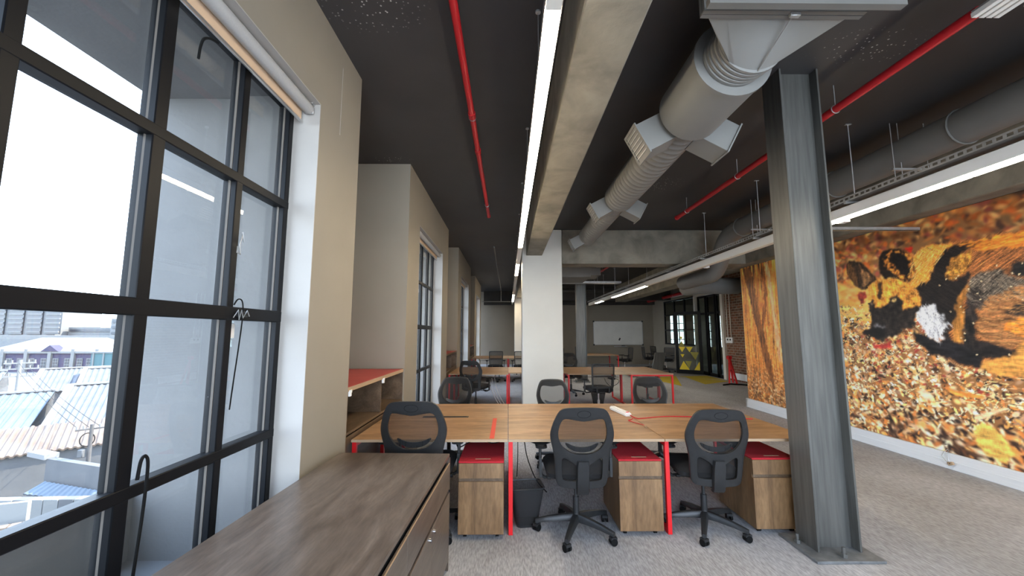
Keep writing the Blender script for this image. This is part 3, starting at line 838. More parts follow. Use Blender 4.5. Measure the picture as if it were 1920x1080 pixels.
# local frame: x to the left is negative, y towards the viewer is negative; right far corner is the origin
CL, CW, CT = 2.0, 0.765, 0.745
MB().box(-CW, 0.0, -CL, 0, CT - 0.022, CT).build('top_panel', M['cab_wood'], t, bevel=0.0015)
MB().box(-CW, -0.0, -0.004, 0.001, CT - 0.021, CT - 0.002).build('top_edge', M['edge_wood'], t)
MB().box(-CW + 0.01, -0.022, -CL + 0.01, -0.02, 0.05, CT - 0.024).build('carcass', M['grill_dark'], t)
MB().box(-CW, 0.006, -0.019, 0.0, 0.0, CT - 0.024).build('end_panel', M['cab_wood'], t)
for i in range(2):
    y1 = -0.022 - i * 0.985
    y0 = y1 - 0.980
    d = MB().box(-0.008, 0.006, y0, y1, CT - 0.225, CT - 0.056).build('drawer_front', M['cab_wood'], t, bevel=0.001)
    MB().box(0.001, 0.0065, y0, y1, CT - 0.058, CT - 0.0555).build('drawer_edge', M['edge_wood'], d)
    for j in range(2):
        a, b = y0 + j * 0.49 + 0.001, y0 + (j + 1) * 0.49 - 0.001
        dr = MB().box(-0.008, 0.006, a, b, 0.06, CT - 0.250).build('door', M['cab_wood'], t, bevel=0.001)
        yl = b - 0.05 if j == 0 else a + 0.05
        MB().cyl((0.004, yl, CT - 0.29), (0.013, yl, CT - 0.29), 0.012, 14).build('lock', M['chrome'], dr)
MB().cyl((0.006, -0.03, CT - 0.235), (0.014, -0.03, CT - 0.235), 0.008, 10).build('stop_button', M['black_rubber'], t)
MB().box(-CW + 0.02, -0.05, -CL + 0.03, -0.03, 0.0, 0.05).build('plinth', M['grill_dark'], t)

# ---- desks
def desk(x0, x1, y0, y1, lab, grp, left=True, right=False, front_rail=False, legs_y=None, wood_='desk_wood', cable=True):
    t = thing('bench_desk', lab, 'desk', ((x0 + x1) / 2, (y0 + y1) / 2, 0), group=grp)
    g = 0.003
    MB().box(x0 + g, x1 - g, y0 + g, y1 - g, 0.708, 0.73).build('desktop', M[wood_], t, bevel=0.0015, world=True)
    MB().box(x0 + g, x1 - g, y0 + g - 0.0015, y0 + g, 0.709, 0.729).build('front_edge', M['edge_wood'], t, world=True)
    for on, x in ((left, x0), (right, x1)):
        if not on: continue
        w = 0.017
        xx = x + (w if x == x0 and left and not right else 0)
        xx = min(max(x, x0 + w + g), x1 - w - g)
        MB().box(xx - w, xx + w, y0 + 0.02, y0 + 0.055, 0, 0.707).build('leg', M['red_metal'], t, bevel=0.002, world=True)
        MB().box(xx - w, xx + w, y1 - 0.055, y1 - 0.02, 0, 0.707).build('leg', M['red_metal'], t, bevel=0.002, world=True)
        MB().box(xx - w, xx + w, y0 + 0.055, y1 - 0.055, 0.672, 0.707).build('top_rail', M['red_metal'], t, world=True)
        MB().box(xx - w, xx + w, y0 + 0.055, y1 - 0.055, 0.0, 0.03).build('foot_rail', M['red_metal'], t, world=True)
    if front_rail:
        MB().box(x0 + 0.04, x1 - 0.04, y0 + 0.02, y0 + 0.05, 0.675, 0.707).build('front_rail', M['red_metal'], t, world=True)
    if cable:
        m = MB()
        ym = (y0 + y1) / 2 + 0.15
        m.box(x0 + 0.12, x1 - 0.12, ym - 0.06, ym + 0.06, 0.60, 0.604)
        for x in (x0 + 0.2, x1 - 0.2):
            m.box(x - 0.01, x + 0.01, ym - 0.06, ym - 0.055, 0.60, 0.707)
        m.build('cable_basket', M['black_plastic'], t, world=True)
    return t
G1 = 'first row of wooden bench desks'
YD = (3.285, 4.09, 4.895)
XD = (-1.25, 0.0, 1.255, 2.47)
NM = ('left', 'middle', 'right')
for i in range(3):
    desk(XD[i], XD[i + 1], YD[0], YD[1], ['nearest wooden desk at the left, beside the red topped shelf', 'nearest wooden desk in the middle, above the wire basket', 'nearest wooden desk at the right, behind the steel column'][i], G1, True, i == 2, cable=False)
    desk(XD[i], XD[i + 1], YD[1], YD[2], ['wooden desk facing the nearest left desk', 'wooden desk with the white power strip, facing the middle desk', 'wooden desk facing the nearest right desk'][i], G1, True, i == 2)
G2 = 'second row of wooden bench desks'
XE = (-1.25, 0.0, 1.25, 2.57, 3.47)
for i in range(4):
    for j in range(2):
        a = 8.45 + 0.83 * j if i in (0, 3) or True else 0
        if i == 1 and j == 0:
            continue
        lab = [['second row wooden desk at the left, near side', 'second row wooden desk at the left, far side'], ['', 'second row wooden desk behind the large pillar'],
               ['second row wooden desk right of the pillar, near side', 'second row wooden desk right of the pillar, far side'], ['second row end desk with a red front rail', 'second row end desk at the far side']][i][j]
        yy0 = 8.70 if (i == 1) else 8.45 + 0.83 * j
        yy1 = 10.11 if i == 1 else 8.45 + 0.83 * (j + 1)
        desk(XE[i] + (0.0 if i != 2 else 0.0), XE[i + 1], yy0, yy1, lab, G2, True, i == 3 or i == 0, front_rail=(i == 3 and j == 0))
G3 = 'third row of wooden bench desks'
for i in range(2):
    desk((-1.25, 0.0)[i], (0.0, 1.25)[i], 13.6, 15.2, ['third row wooden desk at the far left', 'third row wooden desk at the left aisle, right half'][i], G3, True, True)
desk(2.9, 4.3, 15.6, 17.0, 'far wooden desk in front of the whiteboard', 'far desks', True, True)

# things on the desks
ps = thing('power_strip', 'white power strip lying on the middle desk', 'power strip', (1.19, 4.34, 0.73), math.radians(-81))
MB().box(-0.20, 0.20, -0.035, 0.035, 0.0, 0.038).build('body', M['white_plastic'], ps, bevel=0.01, seg=2)
for i in range(5):
    s_ = MB().cyl((-0.15 + 0.07 * i, 0, 0.036), (-0.15 + 0.07 * i, 0, 0.0395), 0.024, 14).build('socket', M['lamp_white'], ps)
MB().box(0.165, 0.185, -0.014, 0.014, 0.037, 0.043).build('switch', M['red_metal'], ps, bevel=0.002)
cable('red_cable', [(1.232, 4.12, 0.748), (1.27, 4.03, 0.737), (1.33, 4.04, 0.735), (1.6, 4.13, 0.735), (1.9, 4.10, 0.735), (2.2, 4.03, 0.735), (2.4, 4.0, 0.735)], 0.005, 'red_pipe', 'red cable running across the right desk from the power strip')
cable('red_cable', [(1.245, 4.05, 0.745), (1.20, 3.98, 0.736), (1.16, 3.94, 0.736), (1.20, 3.83, 0.736), (1.24, 3.76, 0.736), (1.235, 3.70, 0.736)], 0.004, 'red_pipe', 'short red lead with a brass end on the middle desk')
tag(MB().cyl((1.235, 3.70, 0.737), (1.235, 3.66, 0.737), 0.007, 8).build('brass_plug', M['edge_wood']), 'small brass end of the short red lead', 'plug')
tp = MB().box(-0.15, -0.112, 3.31, 4.07, 0.7305, 0.7315)
tag(tp.build('tape_strip', M['red_tape']), 'strip of red tape across the left desk', 'tape')
sl = thing('cable_slot', 'black cable slot in the left desk', 'cable slot', (-0.62, 4.14, 0.73))
MB().box(-0.86, -0.40, 4.12, 4.165, 0.7302, 0.735).build('slot_frame', M['black_plastic'], sl, bevel=0.002, world=True)
MB().box(-0.84, -0.70, 4.128, 4.157, 0.7351, 0.7365).build('socket_block', M['grey_plastic'], sl, world=True)
MB().box(-0.68, -0.42, 4.130, 4.155, 0.7351, 0.7357).build('brush_gap', M['grill_dark'], sl, world=True)

# ---- drawer pedestals
def pedestal(x0, x1, y0, lab, dep=0.55):
    h = 0.575
    t = thing('drawer_pedestal', lab, 'pedestal', ((x0 + x1) / 2, y0 + dep / 2, 0), group='wooden drawer pedestals under the first desks')
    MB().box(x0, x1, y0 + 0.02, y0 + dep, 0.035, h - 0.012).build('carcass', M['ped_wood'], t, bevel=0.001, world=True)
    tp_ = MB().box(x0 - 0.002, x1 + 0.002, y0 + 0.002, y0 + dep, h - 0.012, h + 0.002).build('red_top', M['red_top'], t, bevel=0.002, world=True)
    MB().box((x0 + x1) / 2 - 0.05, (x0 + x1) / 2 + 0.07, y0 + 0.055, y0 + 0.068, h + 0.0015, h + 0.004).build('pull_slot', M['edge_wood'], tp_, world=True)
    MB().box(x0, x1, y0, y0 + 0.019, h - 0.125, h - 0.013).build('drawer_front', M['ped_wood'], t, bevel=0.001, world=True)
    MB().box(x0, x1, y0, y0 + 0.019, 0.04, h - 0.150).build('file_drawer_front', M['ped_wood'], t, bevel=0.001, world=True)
    MB().box(x0 + 0.004, x1 - 0.004, y0 + 0.012, y0 + 0.02, h - 0.15, h - 0.125).build('gap_shadow_strip', M['shelf_wood'], t, world=True)  # darker strip, shadow between the drawer fronts put in as colour
    for x in (x0 + 0.05, x1 - 0.05):
        for y in (y0 + 0.06, y0 + dep - 0.06):
            MB().cyl((x - 0.012, y, 0.018), (x + 0.012, y, 0.018), 0.018, 12).build('caster', M['black_rubber'], t, world=True)
    return t
pedestal(-0.385, -0.035, 3.235, 'red topped wooden drawer pedestal under the left desk')
pedestal(0.875, 1.215, 3.275, 'red topped wooden drawer pedestal beside the middle chair')
pedestal(1.955, 2.32, 3.30, 'red topped wooden drawer pedestal half hidden by the steel column')

# ---- wire waste basket
def basket(cx, cy, lab, hb=0.30, s=1.0):
    t = thing('waste_basket', lab, 'basket', (cx, cy, 0), math.radians(8))
    def rr(w, d, z, n=5, r=0.04):
        out = []
        for sx, sy, a0 in ((1, 1, 0), (-1, 1, 90), (-1, -1, 180), (1, -1, 270)):
            for i in range(n):
                a = math.radians(a0 + 90 * i / (n - 1))
                out.append((sx * (w - r) + r * math.cos(a), sy * (d - r) + r * math.sin(a), z))
        return out
    MB().loft([rr(0.085 * s, 0.07 * s, 0.004), rr(0.135 * s, 0.11 * s, hb)], caps=False).build('mesh_wall', M['bin_mesh'], t, fix=False)
    MB().loft([rr(0.085 * s, 0.07 * s, 0.0), rr(0.088 * s, 0.073 * s, 0.018)]).build('solid_base', M['black_plastic'], t)
    top = [Vector(p) for p in rr(0.136 * s, 0.111 * s, hb)]
    MB().tube(top + [top[0]], 0.006, 8, caps=False).build('rim', M['black_plastic'], t)
    return t
basket(0.15, 3.50, 'black wire waste basket under the middle desk', 0.31, 1.02)
basket(1.93, 8.72, 'small dark waste basket under the second row desk', 0.30, 1.0)

# ---- task chairs
def cdt_plate(outer, holes, warp, th, step=0.03):
    """solid plate from a 2-D outline with holes, bent by warp(u, w) -> (point, normal)"""
    V, E = [], []
    def loop(pts):
        b = len(V)
        V.extend(Vector(p) for p in pts)
        E.extend((b + i, b + (i + 1) % len(pts)) for i in range(len(pts)))
    loop(outer)
    for h in holes: loop(h)
    def inside(p, poly):
        c = False; j = len(poly) - 1
        for i in range(len(poly)):
            (xi, yi), (xj, yj) = poly[i], poly[j]
            if (yi > p[1]) != (yj > p[1]) and p[0] < (xj - xi) * (p[1] - yi) / (yj - yi) + xi: c = not c
            j = i
        return c
    xs = [p[0] for p in outer]; ys = [p[1] for p in outer]
    u = min(xs)
    while u < max(xs):
        w = min(ys)
        while w < max(ys):
            if inside((u, w), outer) and not any(inside((u, w), h) for h in holes): V.append(Vector((u, w)))
            w += step
        u += step
    vo, eo, fo = delaunay_2d_cdt(V, E, [], 0, 1e-5)[:3]
    vs2 = [tuple(v) for v in vo]
    F = []
    for f in fo:
        c = (sum(vs2[i][0] for i in f) / len(f), sum(vs2[i][1] for i in f) / len(f))
        if inside(c, outer) and not any(inside(c, h) for h in holes): F.append(tuple(f))
    m = MB()
    n = len(vs2)
    P0 = [Vector(warp(*p)) for p in vs2]
    m.v = [tuple(p) for p in P0] + [(p.x, p.y - th, p.z) for p in P0]
    cnt = {}
    for f in F:
        for i in range(len(f)):
            a, b = f[i], f[(i + 1) % len(f)]
            cnt[(a, b)] = cnt.get((a, b), 0) + 1
    m.f = [f for f in F] + [tuple(n + i for i in reversed(f)) for f in F]
    for (a, b) in list(cnt):
        if (b, a) not in cnt: m.f.append((b, a, n + a, n + b))
    return m
def smooth_loop(pts, it=2):
    for _ in range(it):
        q = []
        for i in range(len(pts)):
            a, b = pts[i], pts[(i + 1) % len(pts)]
            q += [(a[0] * .75 + b[0] * .25, a[1] * .75 + b[1] * .25), (a[0] * .25 + b[0] * .75, a[1] * .25 + b[1] * .75)]
        pts = q
    return pts
def sym(half):
    return half + [(-x, z) for x, z in reversed(half) if abs(x) > 1e-6]
def back_warp(u, z):
    k = (z - 0.44) / 0.6
    return (u, -0.285 - 0.075 * k - 0.06 * k * k + 1.1 * u * u * (1 - 0.3 * k), z)
O_H = [(0.0, 1.04), (0.10, 1.038), (0.165, 1.025), (0.205, 0.95), (0.235, 0.85), (0.233, 0.79), (0.215, 0.72), (0.203, 0.66), (0.196, 0.56), (0.190, 0.475), (0.165, 0.442), (0.08, 0.438), (0.0, 0.436)]
outer = smooth_loop(sym(O_H))
H_H = [(0.0, 0.938), (0.05, 0.945), (0.14, 0.96), (0.165, 0.925), (0.182, 0.85), (0.172, 0.785), (0.13, 0.725), (0.07, 0.695), (0.0, 0.69)]
hole = smooth_loop(sym(H_H))
hole_r = smooth_loop([(0.149, 0.675), (0.06, 0.622), (0.036, 0.595), (0.034, 0.50), (0.06, 0.492), (0.135, 0.495), (0.148, 0.51), (0.152, 0.60)])
hole_l = [(-x, z) for x, z in reversed(hole_r)]

def star_base(t, met='black_plastic', rot=-112, R=0.315, chrome=False):
    for i in range(5):
        a = math.radians(rot + 72 * i)
        d = Vector((math.cos(a), math.sin(a), 0)); q = Vector((-d.y, d.x, 0))
        rings = []
        for s_, w, h, z in ((0.02, 0.030, 0.026, 0.115), (0.10, 0.027, 0.023, 0.112), (0.22, 0.022, 0.018, 0.098), (R - 0.01, 0.019, 0.014, 0.082), (R + 0.012, 0.016, 0.012, 0.078)):
            c = d * s_ + Vector((0, 0, z))
            rings.append([c + q * w - Vector((0, 0, h)), c + q * w * 0.95 + Vector((0, 0, h * 0.4)), c + q * w * 0.55 + Vector((0, 0, h)), c - q * w * 0.55 + Vector((0, 0, h)), c - q * w * 0.95 + Vector((0, 0, h * 0.4)), c - q * w - Vector((0, 0, h))])
        MB().loft(rings).build('base_arm', M[met], t)
        e = d * R
        cs = MB()
        ca_ = a + 0.9
        wd = Vector((math.cos(ca_), math.sin(ca_), 0)); wq = Vector((-wd.y, wd.x, 0))
        for k in (-1, 1):
            cs.cyl(e + wq * (0.006 * k) + Vector((0, 0, 0.026)), e + wq * (0.025 * k) + Vector((0, 0, 0.026)), 0.026, 14)
        co = cs.build('caster', M['black_rubber'], t)
        hd = MB().cyl(e + Vector((0, 0, 0.045)), e + Vector((0, 0, 0.08)), 0.011, 10)
        hd.obox(e + Vector((0, 0, 0.048)), wd * 0.024, wq * 0.022, (0, 0, 0.010))
        hd.build('caster_hood', M['black_plastic'], co)
    MB().cyl((0, 0, 0.085), (0, 0, 0.15), 0.034, 18, 0.028).build('hub', M[met], t)
    MB().cyl((0, 0, 0.14), (0, 0, 0.27), 0.025, 16).build('lift_sleeve', M['black_plastic'] if not chrome else M['chrome'], t)
    MB().cyl((0, 0, 0.26), (0, 0, 0.42), 0.014, 14).build('gas_lift', M['chrome'] if chrome else M['black_plastic'], t)
def cushion(hw, hd, z0, z1, cy=0.0, r=0.07, crown=0.015):
    def rr(w, d, z, n=6):
        out = []
        for sx, sy, a0 in ((1, 1, 0), (-1, 1, 90), (-1, -1, 180), (1, -1, 270)):
            for i in range(n):
                a = math.radians(a0 + 90 * i / (n - 1))
                out.append((sx * (w - r) + r * math.cos(a), cy + sy * (d - r) + r * math.sin(a), z))
        return out
    return MB().loft([rr(hw - 0.03, hd - 0.03, z0), rr(hw, hd, z0 + 0.018), rr(hw, hd, z1 - 0.022), rr(hw - 0.02, hd - 0.02, z1), rr(hw - 0.09, hd - 0.09, z1 + crown)])
def arms(t, hx=0.28):
    for sx in (-1, 1):
        m = MB()
        m.tube([(sx * 0.16, 0.0, 0.425), (sx * (hx - 0.03), 0.0, 0.415), (sx * hx, -0.005, 0.44), (sx * (hx + 0.004), -0.005, 0.50), (sx * (hx + 0.006), -0.005, 0.66)], 0.013, 8)
        m.obox((sx * (hx + 0.004), -0.005, 0.50), (0.010, 0, 0), (0, 0.026, 0), (0, 0, 0.075))
        a = m.build('armrest', M['black_plastic'], t)
        p = cushion(0.045, 0.125, 0.66, 0.687, 0.015, 0.04, 0.004)
        p.xform(Matrix.Translation((sx * (hx + 0.0), 0, 0)))
        p.build('arm_pad', M['black_fabric'], a)
def task_chair(lab, group):
    t = thing('task_chair', lab, 'chair', (0, 0, 0), 0, group)
    star_base(t)
    MB().box(-0.09, 0.09, -0.13, 0.11, 0.415, 0.455).build('mechanism', M['black_plastic'], t, bevel=0.012)
    cushion(0.245, 0.24, 0.455, 0.525, 0.04).build('seat', M['black_fabric'], t)
    MB().tube([(-0.06, -0.03, 0.435), (-0.17, -0.05, 0.425), (-0.21, -0.055, 0.43)], [0.006, 0.006, 0.008], 8).cyl((-0.205, -0.055, 0.43), (-0.235, -0.06, 0.432), 0.012, 10).build('tilt_lever', M['black_plastic'], t)
    MB().tube([(0.06, -0.03, 0.43), (0.20, -0.04, 0.42)], 0.006, 8).cyl((0.20, -0.04, 0.42), (0.245, -0.042, 0.418), 0.017, 12).build('tension_knob', M['grey_plastic'], t)
    b = cdt_plate(outer, [hole, hole_l, hole_r], back_warp, 0.028).build('back_frame', M['grey_plastic'], t, bevel=0.006)
    ell = [(0.048 * math.cos(2 * math.pi * i / 24), 0.992 + 0.026 * math.sin(2 * math.pi * i / 24)) for i in range(24)]
    pts = [Vector(back_warp(*p)) - Vector((0, 0.0285, 0)) for p in ell]
    MB().tube(pts + [pts[0]], 0.0015, 5, caps=False).build('oval_groove', M['black_rubber'], b)
    inner = smooth_loop(sym([(x * 0.93, 0.74 + (z - 0.74) * 0.955) for x, z in O_H]))
    cdt_plate(inner, [], lambda u, z: (u, back_warp(u, z)[1] + 0.008, z), 0.002, 0.04).build('back_mesh', M['chair_mesh'], t, fix=False)
    lum = smooth_loop(sym([(0.0, 0.735), (0.06, 0.742), (0.115, 0.768), (0.125, 0.76), (0.10, 0.725), (0.05, 0.702), (0.0, 0.698)]))
    cdt_plate(lum, [], lambda u, z: (u, back_warp(u, z)[1] + 0.022, z), 0.014, 0.05).build('lumbar_pad', M['black_plastic'], t, bevel=0.004)
    st = MB()
    rings = []
    for z, w, y in ((0.645, 0.040, -0.36), (0.60, 0.047, -0.353), (0.50, 0.048, -0.335), (0.42, 0.047, -0.320), (0.40, 0.045, -0.30)):
        rings.append([(w, y, z), (w * 0.86, y - 0.016, z), (-w * 0.86, y - 0.016, z), (-w, y, z), (-w * 0.9, y + 0.03, z), (w * 0.9, y + 0.03, z)])
    st.loft(rings)
    st.build('back_stem', M['grey_plastic'], t)
    MB().box(-0.035, 0.035, -0.31, -0.10, 0.405, 0.432).build('stem_arm', M['black_plastic'], t, bevel=0.008)
    arms(t)
    return t
def box_chair(lab, group):
    """straight mesh-backed chair with a squarer back"""
    t = thing('mesh_chair', lab, 'chair', (0, 0, 0), 0, group)
    star_base(t, chrome=True, rot=-80)
    MB().box(-0.1, 0.1, -0.12, 0.12, 0.41, 0.45).build('mechanism', M['black_plastic'], t, bevel=0.012)
    cushion(0.245, 0.24, 0.45, 0.525, 0.03).build('seat', M['black_fabric'], t)
    w = lambda u, z: (u, -0.24 - 0.10 * (z - 0.5) + 0.5 * u * u, z)
    out = smooth_loop(sym([(0.0, 0.995), (0.20, 0.995), (0.232, 0.975), (0.225, 0.75), (0.215, 0.55), (0.20, 0.52), (0.0, 0.52)]), 1)
    ho = smooth_loop(sym([(0.0, 0.972), (0.195, 0.97), (0.207, 0.95), (0.20, 0.75), (0.19, 0.57), (0.17, 0.555), (0.0, 0.555)]), 1)
    cdt_plate(out, [ho], w, 0.03, 0.05).build('back_frame', M['black_plastic'], t, bevel=0.005)
    cdt_plate(ho, [], lambda u, z: (u, w(u, z)[1] - 0.01, z), 0.003, 0.06).build('back_mesh', M['chair_mesh'], t, fix=False)
    MB().box(-0.19, 0.19, -0.262, -0.245, 0.735, 0.76).build('back_bar', M['black_plastic'], t, bevel=0.004)
    for bx_ in (-0.12, 0.12):
        MB().tube([(bx_, -0.05, 0.43), (bx_, -0.25, 0.44), (bx_, -0.265, 0.56)], 0.014, 8).build('back_bracket', M['black_plastic'], t)
    arms(t)
    return t
bpy.context.view_layer.update()
T1 = task_chair('black mesh office chair in the middle in front of the nearest desks', 'chairs at the first desks')
B1 = box_chair('square backed mesh chair with a chrome stem at the second desks', 'square backed chairs')
def place(src, first, x, y, rz, lab, group, z=0.0, s=1.0):
    o = src if first else copy_tree(src)
    o.location = (x, y, z); o.rotation_euler = (0, 0, math.radians(rz)); o.scale = (s, s, s)
    o['label'] = lab; o['group'] = group
    return o
g = 'chairs at the first desks'
place(T1, True, 0.545, 3.36, 0, 'black mesh office chair in the middle in front of the nearest desks', g)
place(T1, False, -0.70, 3.40, 0, 'black mesh office chair at the left behind the wooden cabinet', g, 0, 1.04)
place(T1, False, 1.60, 3.41, -5, 'black mesh office chair at the right beside the steel column', g, 0, 0.975)
g = 'chairs behind the first desks'
place(T1, False, -0.72, 5.02, 176, 'black mesh chair back showing behind the left desk', g, 0, 0.955)
place(T1, False, 0.60, 5.02, 183, 'black mesh chair back showing in front of the pillar', g, 0, 0.925)
place(T1, False, 1.86, 5.04, 178, 'black mesh chair back showing behind the right desk', g, 0, 0.955)
g = 'chairs at the second desks'
place(T1, False, -0.66, 8.30, -14, 'grey-black office chair at the second left desk', g)
place(B1, True, 1.78, 8.0, 8, 'square backed mesh chair with a chrome stem at the second desks', g)
place(T1, False, 1.62, 10.45, 180, 'dark chair behind the second desks beside the far column', g)
sto = thing('low_stool', 'low black stool tucked under the red railed end desk', 'stool', (3.02, 8.78, 0))
star_base(sto, rot=-100)
MB().box(-0.09, 0.09, -0.09, 0.09, 0.41, 0.45).build('mechanism', M['black_plastic'], sto, bevel=0.012)
cushion(0.25, 0.22, 0.45, 0.53, 0.0, 0.10).build('seat', M['black_fabric'], sto)
g = 'chairs at the third desks'
place(B1, False, -0.42, 13.35, 5, 'square backed chair at the third left desk', g)
place(B1, False, 0.42, 13.3, 0, 'square backed chair half hidden by the pillar edge', g)
g = 'chairs near the far wall'
place(B1, False, 3.1, 17.4, 165, 'far chair behind the desk below the whiteboard', g)
place(B1, False, 4.75, 16.4, 95, 'far chair at the end of the desk below the whiteboard', g)
place(B1, False, 6.2, 17.6, -95, 'far chair left of the glass door, nearer one', g)
place(B1, False, 6.9, 18.4, -80, 'far chair in the corner by the internal window', g)
place(B1, False, 6.5, 16.5, 130, 'far dark chair beside the open glass door', g)
place(B1, False, 2.0, 15.6, 185, 'far chair left of the far steel column', g)

# cables under the desks
cg = 'loose cables under the first desks'
cable('loose_cable', [(-0.5, 3.9, 0.62), (-0.45, 3.7, 0.56), (-0.35, 3.6, 0.62), (-0.25, 3.55, 0.67), (-0.15, 3.6, 0.62), (-0.06, 3.7, 0.61), (-0.05, 3.75, 0.65)], 0.005, 'black_rubber', 'black loose cable looping under the left desk', group=cg)
cable('loose_cable', [(0.16, 4.3, 0.62), (0.17, 4.25, 0.45), (0.2, 4.2, 0.3), (0.28, 4.15, 0.12), (0.38, 4.1, 0.02)], 0.005, 'black_rubber', 'black loose cable dropping behind the wire basket', group=cg)
cable('loose_cable', [(0.10, 4.32, 0.62), (0.10, 4.3, 0.3), (0.09, 4.3, 0.10)], 0.004, 'black_rubber', 'thin straight cable hanging under the middle desk', group=cg)
for i, (a, b) in enumerate(((-0.42, 8.9), (-0.36, 8.85), (-0.3, 8.9))):
    cable('loose_cable', [(a, b, 0.60), (a + 0.05, b - 0.15, 0.40), (a + 0.14, b - 0.3, 0.22), (a + 0.28, b - 0.42, 0.02)], 0.006, 'lamp_white', ['leftmost of the three pale cables trailing to the floor under the second left desk', 'middle one of the three pale cables under the second left desk', 'rightmost of the three pale cables under the second left desk'][i], group='pale cables under the second desks')
cable('loose_cable', [(2.1, 8.85, 0.60), (2.15, 8.85, 0.5), (2.25, 8.85, 0.42), (2.38, 8.85, 0.47), (2.42, 8.85, 0.55), (2.3, 8.85, 0.60)], 0.006, 'black_rubber', 'black cable loop under the red legged end desk')
